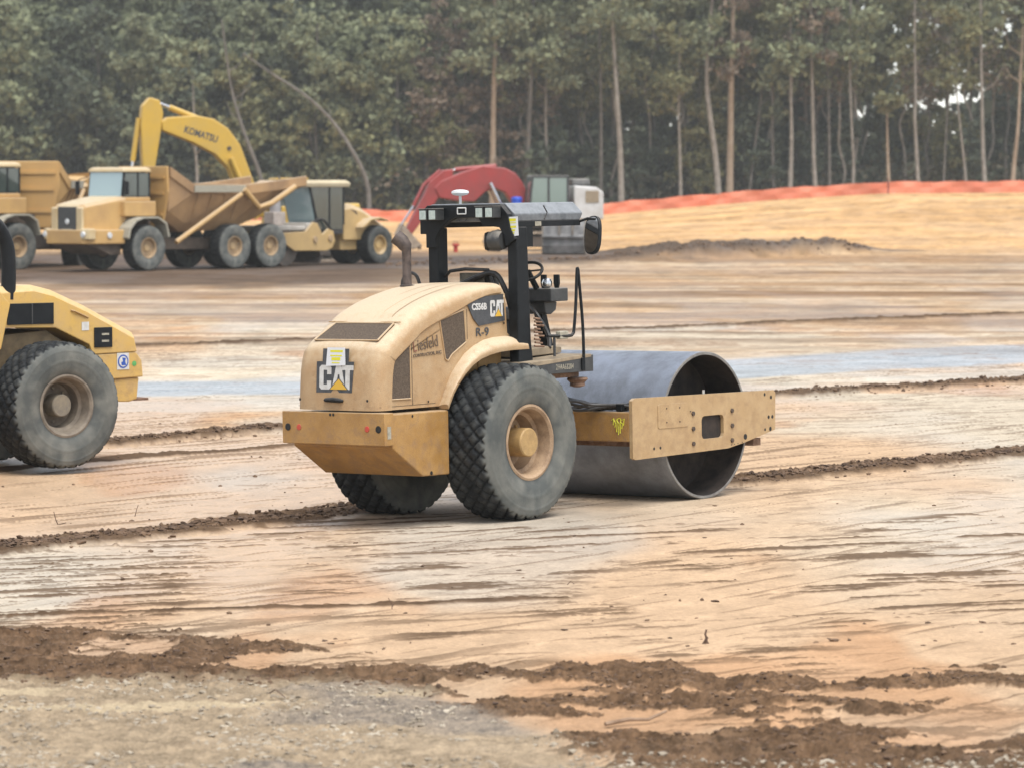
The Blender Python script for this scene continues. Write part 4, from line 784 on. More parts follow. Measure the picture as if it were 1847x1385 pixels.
# ------------------------------------------------------------------ excavators
EY = mat('excavator_yellow', (.70,.43,.05), (.62,.40,.08), 1.5, .5, .001, dust=(.66,.5,.25), dust_amt=.5)
TRK = mat('muddy_track', (.30,.23,.17), (.46,.38,.29), 5, .9, .01); DKG = mat('undercarriage', (.07,.06,.05), (.14,.11,.09), 3, .9)
def tracks(t, L, zt, w0, w1, m=TRK):
    for s in (-1, 1):
        a, b = sorted((s*w0, s*w1)); tr = empty('track', (0,0,0), 0, t)
        r_ = zt/2; pts = [(L*k+r_*math.cos(q), r_+r_*math.sin(q)) for k, qs in ((1, np.linspace(-PI/2, PI/2, 7)), (-1, np.linspace(PI/2, 3*PI/2, 7))) for q in qs]
        inn_ = [(L*k+(r_-.1)*math.cos(q), r_+(r_-.1)*math.sin(q)) for k, qs in ((1, np.linspace(-PI/2, PI/2, 7)), (-1, np.linspace(PI/2, 3*PI/2, 7))) for q in qs]
        mb = MB(); mb.loft([[Vector((x, y_, z)) for y_ in (a, b)]+[Vector((u, y_, v)) for y_ in (b, a)] for (x, z), (u, v) in zip(pts+pts[:1], inn_+inn_[:1])], caps=False)
        per = 40
        for k in range(per):      # grouser bars
            f = k/per*2*(2*L+PI*r_/1)/1; P_ = f % (4*L+2*PI*r_)
            if P_ < 2*L: x, z, an = -L+P_, 2*r_, 0
            elif P_ < 2*L+PI*r_: q = PI/2-(P_-2*L)/r_; x, z, an = L+r_*math.cos(q), r_+r_*math.sin(q), q-PI/2
            elif P_ < 4*L+PI*r_: x, z, an = L-(P_-2*L-PI*r_), 0, PI
            else: q = -PI/2-(P_-4*L-PI*r_)/r_; x, z, an = -L+r_*math.cos(q), r_+r_*math.sin(q), q-PI/2
            mb.box(-.03,.03,a-.002,b+.002,-.02,.035, Matrix.Translation((x, 0, z)) @ Matrix.Rotation(-an, 4, 'Y'))
        mb.build('track_belt', m, tr)
        MB().box(-L, L, *sorted((s*(w0+.12), s*(w1-.12))), zt*.25, zt*.78).build('track_frame', DKG, tr, bev=.03)
        for k in (-1, 1): MB().lathe([(r_-.12, s*(w0+.1)), (r_-.12, s*(w1-.06)), (.05, s*(w1-.04))], (k*L,0,r_), 1, 20).build('sprocket', DKG, tr)
def cabin(t, x0, x1, y0, y1, z0, z1, frame_m, glass_m, front=.15):
    cb = empty('cab', (0,0,0), 0, t); zm = z0+.42*(z1-z0)
    MB().box(x0, x1, y0, y1, z0, z0+.15).build('cab_floor', frame_m, cb, bev=.02)
    MB().loft([[Vector((x, y_, z)) for x, y_ in ((x0,y0),(x1-dx,y0),(x1-dx,y1),(x0,y1))] for z, dx in ((z1-.12,front),(z1,front+.05))]).build('cab_roof', frame_m, cb, bev=.03)
    MB().box(x0+.05, x0+.6, y0+.1, y1-.1, z0+.15, z1-.5).build('cab_seat', M['black'], cb, bev=.05)
    for (x, dx) in ((x0+.05,0),((x0+x1)/2,0),(x1-.05,front)):
        for y_ in (y0+.04, y1-.04): MB().loft([[Vector((x-.05-d_, y_-.04, z)), Vector((x+.05-d_, y_-.04, z)), Vector((x+.05-d_, y_+.04, z)), Vector((x-.05-d_, y_+.04, z))] for z, d_ in ((z0+.15,0),(z1-.12,dx))]).build('cab_pillar', frame_m, cb)
    for y_ in (y0+.04, y1-.04):
        MB().box(x0+.10,(x0+x1)/2-.05,y_-.012,y_+.012,z0+.2,z1-.12).build('side_window', glass_m, cb)
        MB().loft([[Vector(((x0+x1)/2+.05, y_-.012, z)), Vector((x1-.1-d_, y_-.012, z)), Vector((x1-.1-d_, y_+.012, z)), Vector(((x0+x1)/2+.05, y_+.012, z))] for z, d_ in ((z0+.2,0),(z1-.12,front))]).build('door_window', glass_m, cb)
    MB().loft([[Vector((x1-.06-d_, y_, z)) for y_ in (y0+.08,y1-.08)]+[Vector((x1-.03-d_, y_, z)) for y_ in (y1-.08,y0+.08)] for z, d_ in ((z0+.2,0),(z1-.12,front))]).build('front_window', glass_m, cb)
    MB().box(x0-.02,x0+.01,y0+.08,y1-.08,zm,z1-.12).build('rear_window', glass_m, cb); return cb
ye = empty('excavator', (-9.46, 152, gz(-9.46,152)), R(200)); tag(ye, 'yellow tracked excavator with its boom bent high behind the dump truck', 'excavator')
tracks(ye, 2.0, 1.0, 1.0, 1.65)
MB().box(-2.3,.75,-1.5,1.5,1.15,2.35).build('house', EY, ye, bev=.06); MB().loft([[Vector((X, y_, z)) for y_, z in ((-1.5,1.1),(-1.45,2.45),(1.45,2.45),(1.5,1.1))] for X in (-2.31,-2.75)]).build('counterweight', EY, ye, bev=.1)
MB().tube([(-.0,0,.7),(0,0,1.16)][::-1], .7, 24).build('swing_ring', DKG, ye)
cabin(ye, -.45, 1.15, .45, 1.5, 1.75, 3.52, EY, M['glass_dark'])
MB().tube([(-1.6,-.9,2.4),(-1.6,-.9,3.3)], .08, 10).build('exhaust_pipe', M['mudst'], ye)
B = [(1.0,1.9),(1.56,3.32),(2.16,4.9),(2.69,5.59),(3.3,5.98),(4.07,6.12),(5.27,6.04),(5.55,5.85),(5.51,5.48),(4.2,4.98),(3.24,4.49),(2.65,3.9),(2.41,3.32),(1.7,1.8)]
boom = MB().prism(B, 1, -.30, .30).build('boom', EY, ye, bev=.05)
text('KOMATSU', .40, frame_at('left', (4.62,.305,5.42), R(-17)), M['decal'], boom, .80, .012)
MB().tube([(2.95,.0,5.62),(5.15,0,6.45)], .13, 12).build('stick_cylinder', EY, ye, smooth=True); MB().tube([(5.1,0,6.44),(5.98,0,6.76)], .075, 10).build('cylinder_rod', M['silver'], ye, smooth=True)
for s in (-1, 1): MB().tube([(1.5,s*.42,1.8),(2.6,s*.42,4.35)], .11, 10).build('boom_cylinder', EY, ye, smooth=True)
MB().lathe([(.09,-.34),(.09,.34)], (2.65,0,4.75), 1, 14).build('boom_pin', DKG, ye)
MB().prism([(6.02,6.86),(5.60,6.74),(5.45,6.2),(5.55,5.5),(5.80,4.01),(5.95,2.6),(6.25,2.6),(6.35,4.2),(6.42,5.7),(6.35,6.5)], 1, -.24, .24).build('stick', EY, ye, bev=.05)
MB().tube([(6.45,0,6.0),(6.72,0,4.2)], .11, 10).build('bucket_cylinder', EY, ye, smooth=True); MB().tube([(6.70,0,4.3),(6.85,0,3.2),(6.4,0,2.4)], .06, 8).build('bucket_link', M['silver'], ye)
def bucket(t, pts, w_, m, name='bucket', th=.06):
    cx = sum(p[0] for p in pts)/len(pts); cz = sum(p[1] for p in pts)/len(pts); inn_ = [(cx+(p[0]-cx)*.88, cz+(p[1]-cz)*.88) for p in pts]
    mb = MB(); mb.loft([[Vector((x, -w_, z)), Vector((x, w_, z)), Vector((u, w_, v)), Vector((u, -w_, v))] for (x, z), (u, v) in zip(pts, inn_)])
    for s in (-1, 1): mb.prism(pts, 1, *sorted((s*w_, s*(w_-th))))
    for k in range(5): y_ = -w_+.1+k*(2*w_-.2)/4; q = pts[-1]; mb.prism([(q[0], q[1]), (q[0]+.02, q[1]-.22), (q[0]+.14, q[1])], 1, y_-.05, y_+.05)
    return mb.build(name, m, t)
bucket(ye, [(6.2,2.7),(6.5,2.2),(6.3,1.5),(5.7,1.2),(5.2,1.5)], .6, DKG)

RED = mat('faded_red_paint', (.42,.045,.04), (.30,.05,.045), 1.2, .55, .002, dust=(.52,.22,.20), dust_amt=.6); WHT = mat('dirty_white_paint', (.74,.73,.71), (.60,.57,.53), 2, .5, .001)
re_ = empty('excavator', (1.10, 172, gz(1.1,172)), R(192)); tag(re_, 'red and white tracked excavator with folded red boom beyond the roller', 'excavator')
tracks(re_, 1.75, .98, .9, 1.5)
MB().tube([(0,0,1.18),(0,0,.7)], .65, 24).build('swing_ring', DKG, re_)
MB().box(-1.58,1.6,-1.4,1.38,1.2,1.75).build('deck', DKG, re_, bev=.04); MB().box(-1.55,.6,-1.4,.2,1.76,2.75).build('engine_cover', RED, re_, bev=.06)
cw = MB().loft([[Vector((X, y_, z)) for y_, z in ((-1.4,1.55),(-1.4,zt),(1.4,zt),(1.4,1.55))] for X, zt in ((-1.60,3.18),(-2.7,3.10),(-3.05,2.85))]).build('counterweight', WHT, re_, bev=.08)
MB().box(-2.80,-2.15,1.405,1.43,2.35,2.92).build('side_grille', M['deck'], cw, bev=.02)
MB().loft([[Vector((X, y_, z)) for y_, z in ((-.9,3.19),(-.8,3.50),(.8,3.50),(.9,3.19))] for X in (-1.62,-2.5)]).build('rear_hood', M['grey'], re_, bev=.06)
cabin(re_, -1.35, .62, .3, 1.38, 1.76, 3.66, M['grey'], M['glass_green'])
B = [(.45,2.0),(.45,2.9),(.66,3.31),(1.0,3.75),(1.49,4.0),(2.57,4.12),(3.6,3.8),(4.6,3.4),(4.95,3.05),(4.7,2.6),(3.9,2.45),(3.0,2.4),(2.5,2.85),(2.0,3.05),(1.5,2.85),(1.0,2.1)]
MB().prism(B, 1, -.35, .28).build('boom', RED, re_, bev=.05)
MB().prism([(4.0,3.95),(4.5,3.9),(5.15,3.35),(5.45,2.7),(5.95,1.75),(6.42,.85),(6.2,.62),(5.55,1.45),(5.0,2.2),(4.6,2.8),(4.1,3.2)], 1, -.28, .22).build('stick', RED, re_, bev=.05)
MB().tube([(1.9,-.03,4.10),(3.9,-.03,3.92)], .11, 10).build('stick_cylinder', RED, re_, smooth=True); MB().tube([(3.9,-.03,3.92),(4.2,-.03,3.8)], .07, 8).build('cylinder_rod', M['silver'], re_, smooth=True)
MB().tube([(4.6,.0,3.9),(5.4,.0,3.2),(5.9,0,2.2)], .09, 8).build('bucket_cylinder', RED, re_, smooth=True); MB().tube([(5.9,.0,2.2),(6.5,.0,1.3)], .06, 8).build('bucket_link', M['silver'], re_)
for s in (-1, 1): MB().tube([(1.5,s*.48,1.7),(2.3,s*.48,3.3)], .10, 8).build('boom_cylinder', M['silver'], re_, smooth=True)
bucket(re_, [(6.5,1.35),(6.75,.85),(6.5,.3),(6.0,.15),(5.6,.35)], .55, TRK)
# blue cooler on its deck, grey loading bucket on the ground, red can
wc = empty('water_cooler', (re_.location.x+1.10*math.cos(R(192))-.95*math.sin(R(192)), re_.location.y+1.10*math.sin(R(192))+.95*math.cos(R(192)), re_.location.z+1.75), 0); tag(wc, 'bright blue round water cooler on the red excavator deck', 'cooler')
BLU = mat('cooler_blue', (.02,.09,.75), (.03,.12,.6), 5, .4); MB().lathe([(.20,0),(.24,.05),(.25,.62),(.23,.70)], (0,0,0), 2, 20).build('cooler_body', BLU, wc, smooth=True); MB().lathe([(.26,.70),(.26,.82),(.2,.88),(.01,.89)], (0,0,0), 2, 20).build('cooler_lid', BLU, wc, smooth=True)
bk = empty('loader_bucket', (at(1020,163), 163, gz(2.4,163)+.02), R(172)); tag(bk, 'grey steel loader bucket standing on the dark berm right of the roller', 'bucket')
STG = mat('worn_grey_steel', (.10,.10,.10), (.30,.29,.28), 2, .5, .003); STM = mat('muddy_steel', (.16,.135,.11), (.30,.26,.21), 3, .8, .004)
MB().loft([[Vector((x, y_, z)) for x in (-.92,.92)]+[Vector((x, y_+.05, z)) for x in (.92,-.92)] for y_, z in ((.3,.06),(.55,.10),(.68,.45),(.66,.9),(.5,1.35),(.2,1.60))]).build('bucket_shell', STG, bk)
for s in (-1, 1): MB().prism([(.28,.05),(.62,.08),(.76,.45),(.74,.9),(.55,1.40),(.2,1.72),(-.3,1.2),(-.45,.3)], 0, *sorted((s*.93, s*1.0))).build('side_plate', STM, bk, bev=.01)
MB().box(-.92,.92,-.5,.3,.02,.09).build('cutting_edge', STM, bk); MB().tube([(-.92,.80,.85),(.92,.80,.85)], .10, 12).build('cross_tube', STG, bk, smooth=True)
for s in (-.45,.15): MB().prism([(.62,.7),(.90,.95),(.85,1.5),(.5,1.70),(.45,1.4)], 0, s, s+.08).build('mount_ear', STM, bk)
rc = empty('fuel_can', (at(822,170), 170, gz(-2.7,170)), 0); tag(rc, 'small red can with flared top on the ground beyond the roller posts', 'can')
MB().lathe([(.10,0),(.10,.30),(.18,.34),(.18,.42),(.05,.44)], (0,0,0), 2, 14).build('can_body', mat('can_red', (.5,.04,.03)), rc, smooth=True); MB().tube([(-.13,0,.46),(-.1,0,.52),(.1,0,.52),(.13,0,.46)], .025, 6).build('handle', M['rust'], rc)

# ------------------------------------------------------------------ cab roller right of the trucks
kx, ky = at(651,147), 147; kr = empty('soil_compactor', (kx, ky, gz(kx, ky)), R(231)); tag(kr, 'pale yellow compactor with glass cab parked right of the dump truck', 'compactor')
KY = mat('compactor_yellow', (.62,.42,.17), (.52,.35,.15), 1.5, .6, .002, dust=(.62,.50,.34), dust_amt=.8)
for s in (-1, 1): wheel(kr, 0, s*.74, .79, s, .80, .74, .36, 'lug', (.16,.12), KY, KY, .5, .12, 90)
mb = MB(); mb.loft([[Vector((X, y_, z)) for y_, z in ((-w_,1.0),(-w_,zt-.2),(-w_+.18,zt),(w_-.18,zt),(w_,zt-.2),(w_,1.0))] for X, w_, zt in ((1.75,.62,2.42),(1.2,.66,2.45),(.6,.66,2.30),(-.1,.64,1.98),(-.8,.62,1.62),(-1.3,.55,1.35))]); mb.build('hood', KY, kr, bev=.03)
MB().prism([(1.0,2.16),(1.35,2.24),(.95,2.0)], 1, -.668, .668).build('hood_vent', M['vent'], kr)
MB().prism([(1.75,.6),(1.75,1.2),(-1.45,1.3),(-1.5,.9),(-1.2,.6)], 1, -.44, .44).build('chassis', KY, kr, bev=.02)
MB().prism([(1.1,1.5),(1.0,1.62),(.6,1.86),(.0,1.92),(-.5,1.8),(-.55,1.74),(0,1.84),(.58,1.78),(.9,1.55)], 1, .60, 1.1).build('fender', KY, kr, bev=.02)
cb = empty('cab', (0,0,0), 0, kr)
MB().loft([[Vector((X, y_, z)) for X, y_ in ((x0,-w_),(x1,-w_),(x1,w_),(x0,w_))] for z, x0, x1, w_ in ((3.14,1.65,4.25,.86),(3.30,1.6,4.25,.9),(3.42,1.8,4.0,.8))]).build('cab_roof', mat('cream_roof', (.70,.60,.40), (.6,.5,.33), 2, .6), cb, bev=.03)
MB().box(1.85,3.55,-.70,.70,1.25,1.62).build('cab_floor', M['grey'], cb, bev=.03)
MB().box(2.0,2.6,-.5,.5,1.62,2.5).build('cab_seat', M['black'], cb, bev=.06)
for s in (-1, 1):
    for X, dx in ((1.9,0),(2.75,0),(3.45,-.45)): MB().loft([[Vector((X-.05-d_, s*.76, z)), Vector((X+.05-d_, s*.76, z)), Vector((X+.05-d_, s*.70, z)), Vector((X-.05-d_, s*.70, z))] for z, d_ in ((1.62,0),(3.14,dx))]).build('cab_pillar', M['black'], cb)
    MB().loft([[Vector((1.95, s*.73, z)), Vector((3.40+d_, s*.73, z)), Vector((3.40+d_, s*.75, z)), Vector((1.95, s*.75, z))] for z, d_ in ((1.45,.0),(3.14,.45))]).build('side_window', M['glass_dark'], cb)
MB().loft([[Vector((3.50+d_, -.70, z)), Vector((3.53+d_, -.70, z)), Vector((3.53+d_, .70, z)), Vector((3.50+d_, .70, z))] for z, d_ in ((1.55,.0),(3.14,.45))]).build('front_window', M['glass_blue'], cb)
MB().tube(along([(3.9,.72,1.7),(3.3,.85,1.85),(2.9,.9,1.5),(2.75,.9,1.25)], 5), .05, 8).build('handrail', M['black'], kr, smooth=True)
MB().lathe([(.72,-.95),(.74,-.9),(.74,.9),(.72,.95),(.2,.9)], (5.6,0,.76), 1, 48, False).build('drum', DKG, kr, smooth=True)
dfk = empty('drum_frame', (0,0,0), 0, kr)
for s in (-1, 1):
    MB().prism([(7.3,1.30),(4.55,1.38),(4.1,1.75),(3.85,1.70),(3.55,1.25),(3.2,1.48),(2.9,1.38),(2.80,1.0),(2.95,.72),(3.3,.60),(5.2,.62),(5.75,.90),(7.3,.92)], 1, *sorted((s*1.0, s*1.1))).build('side_plate', KY, dfk, bev=.02)
    for x, z in ((3.1,1.1),(4.0,1.05)): MB().lathe([(.14, s*1.11), (.12, s*1.16), (.01, s*1.16)], (x,0,z), 1, 14).build('pin', TRIM, dfk)
MB().box(3.7,4.4,-.99,.99,1.3,1.72).build('cross_beam', mat('mud_caked_deck', (.42,.38,.33), (.56,.53,.48), 2, .9, .02), dfk, bev=.04)
MB().box(4.41,7.3,-.99,.99,1.43,1.62).build('top_deck', mat('mud_caked_plate', (.42,.38,.33), (.58,.55,.50), 2, .9, .02), dfk, bev=.04); MB().box(7.15,7.3,-1.0,1.0,.9,1.42).build('front_beam', KY, dfk, bev=.02)
MB().loft([[Vector((3.35+d_, y_, z)) for y_ in (-.9,.9)]+[Vector((3.43+d_, y_, z)) for y_ in (.9,-.9)] for z, d_ in ((.10,.1),(.35,0),(.62,.15))]).build('scraper_blade', DKG, kr)
MB().tube([(4.6,-.5,1.62),(4.6,-.5,2.6)], .22, 12).build('air_cleaner', mat('grey_stack', (.36,.35,.36), (.5,.48,.48), 3, .6), kr, smooth=True)
MB().box(4.3,5.0,-.75,-.2,1.62,2.15).build('tool_box', mat('dusty_box', (.42,.36,.33), (.55,.48,.43), 4, .8), kr, bev=.03)
MB().tube([(4.4,-.3,2.6),(4.4,-.2,3.2),(4.55,-.4,3.6)], .03, 6).build('antenna_mast', M['grey'], kr)

# ------------------------------------------------------------------ orange fence
fx = np.linspace(-60, 90, 301); FY = lambda x: 321+2.5*np.sin(x*.11)+.6*np.sin(x*.7)
fe = empty('silt_fence', (0,0,0)); tag(fe, 'long orange plastic fence along the far edge of the yard', 'fence')
top = .98+.05*np.sin(fx*1.3)+.06*NR.rand(301); mb = MB(); rings = []
for x, h_ in zip(fx, top):
    y = float(FY(x)); z = gz(x, y); rings.append([Vector((x, y, z-.05)), Vector((x, y+.12*math.sin(x*2.1), z+h_*.5)), Vector((x, y, z+h_)), Vector((x, y+.012, z+h_)), Vector((x, y+.012+.12*math.sin(x*2.1), z+h_*.5)), Vector((x, y+.012, z-.05))])
mb.loft(rings); mb.build('fabric', mat('orange_mesh', (.80,.20,.10), (.88,.32,.19), .5, .7, .01, lo=.3, hi=.7), fe)
POST = mat('wood_stake', (.16,.11,.08), (.26,.2,.14), 8, .9)
for k, x in enumerate(np.arange(-15, 56, 3.0)): y = float(FY(x))+.05; z = gz(x, y); MB().box(x-.03,x+.03,y,y+.06,z-.1,z+1.16+.1*rnd.random()).build('stake', POST, fe)
px_ = at(1601, 318); sp0 = empty('steel_post', (px_, 318, gz(px_, 318))); tag(sp0, 'dark red steel post standing in front of the orange fence', 'post')
MB().box(-.06,.06,-.02,.02,0,1.45).build('shaft', mat('post_red', (.12,.02,.02)), sp0); MB().box(-.05,.05,-.05,-.02,1.2,1.42).build('flange', M['rust'], sp0)

# ------------------------------------------------------------------ sticks lying and standing on the clay
WOOD = mat('bark_brown', (.10,.055,.035), (.20,.13,.09), 30, .9, .002)
def stick(px, Y, pts, r0, label, m=WOOD, name='stick'):
    x = at(px, Y); z = float(gh(x, Y)[0]); mb = MB()
    for k, p in enumerate(pts): mb.tube([(a, b, c) for a, b, c in p], [r0*(1-.5*i/len(p)) for i in range(len(p))], 6)
    o = mb.build(name, m, smooth=True); o.location = (x, Y, z); tag(o, label, 'stick')
stick(1275, 26.15, [[(0,0,-.02),(.006,0,.04),(-.004,0,.07),(.005,0,.105)], [(.0,0,.03),(.014,0,.05)], [(-.02,.0,-.01),(0,0,.035),(.02,0,0)]], .012, 'short dark root stub standing upright in the pale clay')
stick(103, 35.9, [[(0,0,-.02),(-.03,0,.05),(-.05,0,.13)], [(0,0,0),(.06,.1,.01)]], .006, 'thin leaning twig left of the mud ridge near the left edge')
stick(240, 36.8, [[(0,0,-.02),(.02,0,.06),(.04,0,.12)]], .005, 'thin twig leaning right in the clay below the left roller')
stick(706, 28.2, [[(0,0,-.01),(.0,0,.04),(-.03,0,.09)], [(.0,0,.02),(.02,0,.05)]], .004, 'tiny forked twig in front of the tan roller tyre')
stick(1165, 22.2, [[(-.25,-.1,.02),(-.1,0,.035),(.02,.02,.03),(.14,.12,.07)]], .014, 'peeled crooked branch lying in the foreground rubble', mat('peeled_wood', (.38,.26,.17), (.2,.12,.07), 12, .8))
stick(500, 23.2, [[(-.07,.1,.01),(-.02,0,.05),(.05,-.1,.01)]], .005, 'thin bent twig on the pale rubble at lower left')
stick(268, 24.2, [[(0,0,0),(.01,0,.05),(0,0,.11)], [(.01,0,.05),(.03,0,.0)]], .004, 'dry forked grass stem standing on the rubble lower left')
stick(1552, 41.5, [[(0,0,0),(-.02,0,.05),(-.06,0,.10)]], .005, 'tiny twig standing in front of the right mud ridge')
stick(1030, 29.8, [[(-.03,0,0),(0,0,.03),(.03,0,.005)]], .004, 'tiny arched twig on the clay below the tan roller')
#__PART4__

# ------------------------------------------------------------------ the wood beyond the fence
def leaf_mat(name, c1, c2, c3):
    m = bpy.data.materials.new(name); m.use_nodes = True; n = m.node_tree; N = n.nodes; L = n.links; b = N['Principled BSDF']
    g = N.new('ShaderNodeNewGeometry'); oi = N.new('ShaderNodeObjectInfo')
    r = N.new('ShaderNodeValToRGB'); r.color_ramp.elements[0].color = (*c1, 1); r.color_ramp.elements[1].color = (*c2, 1)
    L.new(g.outputs['Random Per Island'], r.inputs[0])
    mx = N.new('ShaderNodeMix'); mx.data_type = 'RGBA'; mr = N.new('ShaderNodeMath'); mr.operation = 'MULTIPLY'; mr.inputs[1].default_value = .7
    L.new(oi.outputs['Random'], mr.inputs[0]); L.new(mr.outputs[0], mx.inputs[0]); L.new(r.outputs[0], mx.inputs[6]); mx.inputs[7].default_value = (*c3, 1)
    L.new(mx.outputs[2], b.inputs['Base Color']); b.inputs['Roughness'].default_value = .8; b.inputs['Specular IOR Level'].default_value = .2
    tr = N.new('ShaderNodeBsdfTranslucent'); L.new(mx.outputs[2], tr.inputs[0]); ms = N.new('ShaderNodeMixShader'); ms.inputs[0].default_value = .3
    L.new(b.outputs[0], ms.inputs[1]); L.new(tr.outputs[0], ms.inputs[2]); L.new(ms.outputs[0], N['Material Output'].inputs[0]); return m
LG = leaf_mat('leaf_green', (.11,.125,.075), (.29,.315,.18), (.21,.225,.14))
LY = leaf_mat('leaf_olive', (.11,.115,.055), (.29,.28,.14), (.14,.14,.07))
LB = leaf_mat('leaf_brown', (.13,.10,.07), (.28,.22,.16), (.15,.12,.09))
LD = leaf_mat('leaf_dark', (.055,.067,.05), (.14,.165,.105), (.10,.115,.08))
BK = mat('bark_pale', (.20,.175,.145), (.36,.325,.28), 1.5, .9, .01); BK2 = mat('bark_grey', (.10,.09,.078), (.20,.18,.155), 1.5, .9, .01); BK3 = mat('bark_tan', (.30,.22,.15), (.42,.33,.24), 1.5, .9, .01)
def leaves(P, size, seed):
    rs = np.random.RandomState(seed); n = len(P); a = rs.randn(n, 3); a /= np.linalg.norm(a, axis=1)[:, None]; b = np.cross(a, rs.randn(n, 3)); b /= np.linalg.norm(b, axis=1)[:, None]
    s = size*(.5+rs.rand(n, 1)); V = np.stack([P-a*s*.5-b*s*.28, P+a*s*.5-b*s*.2, P+a*s*.42+b*s*.3, P-a*s*.38+b*s*.32], 1).reshape(-1, 3)
    return V, np.arange(4*n).reshape(n, 4)
def leaf_obj(name, P, size, m, seed, parent=None):
    V, F = leaves(P, size, seed); me = bpy.data.meshes.new(name); me.vertices.add(len(V)); me.vertices.foreach_set('co', V.ravel())
    me.loops.add(F.size); me.loops.foreach_set('vertex_index', F.ravel()); me.polygons.add(len(F)); me.polygons.foreach_set('loop_start', np.arange(len(F))*4); me.polygons.foreach_set('loop_total', np.full(len(F), 4)); me.update(calc_edges=True)
    me.materials.append(m); o = bpy.data.objects.new(name, me); col.objects.link(o); o.parent = parent; return o
def grow(seed, H, z0, rad, n, leaf, r0, bend=.5, limbs=26, lean=0, conical=.5, limb_r=.05):
    """trunk and limbs as one tapered mesh, and points for the crown"""
    rs = np.random.RandomState(seed); k = 9; path = [Vector((lean*(i/k)**1.0*H*.3+bend*(rs.rand()-.5)*(i > 0), bend*(rs.rand()-.5)*(i > 0), H*i/k-.1)) for i in range(k+1)]
    pp = [Vector(p) for p in along([tuple(p) for p in path], 3)]; mb = MB(); mb.tube(pp, [r0*(1-.82*i/(len(pp)-1))+(.35*r0 if i == 0 else 0) for i in range(len(pp))], 7)
    P = []
    for j in range(limbs):
        t = rs.rand()**.9; z = z0+(H-z0)*t; f = z/H*(len(pp)-1); c = pp[min(int(f), len(pp)-1)]; R_ = rad*(1-conical*t**1.5)*(.55+.6*rs.rand()); an = rs.rand()*2*PI; up = .15+.5*rs.rand()
        e = c+Vector((math.cos(an)*R_, math.sin(an)*R_, R_*up)); md = (c+e)/2+Vector((0, 0, R_*.08)); mb.tube([c, md, e], [limb_r*(1-.5*t), limb_r*.6, limb_r*.2], 4)
        m = int(n/limbs); q = rs.rand(m)**.7; cen = np.array(c)[None]+(np.array(e)-np.array(c))[None]*q[:, None]; cl = np.array(e)[None]+rs.randn(3, 3)*R_*.25
        cen = np.where(rs.rand(m, 1) < .55, cl[rs.randint(0, 3, m)], cen); P.append(cen+rs.randn(m, 3)*np.array([.42, .42, .26])*(.5+R_*.16))
    return mb, (np.concatenate(P) if n else None)
KINDS = {}
def kind(key, bark, leafm, **k):
    mb, P = grow(**k); root = None; tr = mb.build('trunk', bark, None, smooth=True); cr = leaf_obj('crown', P, k['leaf'], leafm, k['seed']) if P is not None else None
    KINDS[key] = (tr, cr)
for i, (k, b, l, kw) in enumerate((
    ('tall_a', BK, LG, dict(H=27, z0=9, rad=3.6, n=4200, leaf=.46, r0=.27)),
    ('tall_b', BK2, LG, dict(H=25, z0=7.5, rad=3.8, n=4600, leaf=.46, r0=.22, bend=.9)),
    ('tall_c', BK, LY, dict(H=24, z0=10, rad=3.3, n=2400, leaf=.42, r0=.21, bend=1.0)),
    ('thin_a', BK, LY, dict(H=21, z0=10, rad=2.6, n=900, leaf=.38, r0=.15, bend=1.1, limbs=22)),
    ('thin_b', BK2, LB, dict(H=20, z0=8, rad=2.4, n=800, leaf=.36, r0=.13, bend=.9, limbs=22)),
    ('leafy_a', BK2, LG, dict(H=19, z0=2.5, rad=4.2, n=6200, leaf=.48, r0=.2, conical=.75, limbs=38)),
    ('leafy_b', BK2, LY, dict(H=15, z0=2.0, rad=3.6, n=4300, leaf=.44, r0=.17, conical=.7, limbs=34)),
    ('leafy_c', BK2, LD, dict(H=20, z0=1.5, rad=4.4, n=6000, leaf=.5, r0=.2, conical=.7, limbs=38)),
    ('brown_a', BK2, LB, dict(H=17, z0=4, rad=3.0, n=1800, leaf=.40, r0=.16, conical=.6, limbs=28)),
    ('small_a', BK2, LY, dict(H=8, z0=1.2, rad=2.3, n=1500, leaf=.36, r0=.09, conical=.6, limbs=20, limb_r=.03)),
    ('small_b', BK2, LD, dict(H=7, z0=.6, rad=2.4, n=1700, leaf=.38, r0=.09, conical=.6, limbs=20, limb_r=.03)))):
    kind(k, b, l, seed=100+i, **kw)
used_k = set()
def tree(key, px, Y, name='tree', label=None, group=None, sz=1.0, sx=1.0, rz=None, tilt=0, base=None):
    x = at(px, Y); t = empty(name, (x, Y, gz(x, Y)-.05)); tag(t, label, 'tree', group); t.rotation_euler = (0, tilt, rnd.random()*6.28 if rz is None else rz)
    if tilt: t.rotation_mode = 'ZYX'
    t.scale = (sx, sx, sz)
    for o in KINDS[key]:
        if o is None: continue
        c = o if (key in used_k) is False else o.copy()
        if c is not o: col.objects.link(c)
        c.parent = t
    used_k.add(key); return t
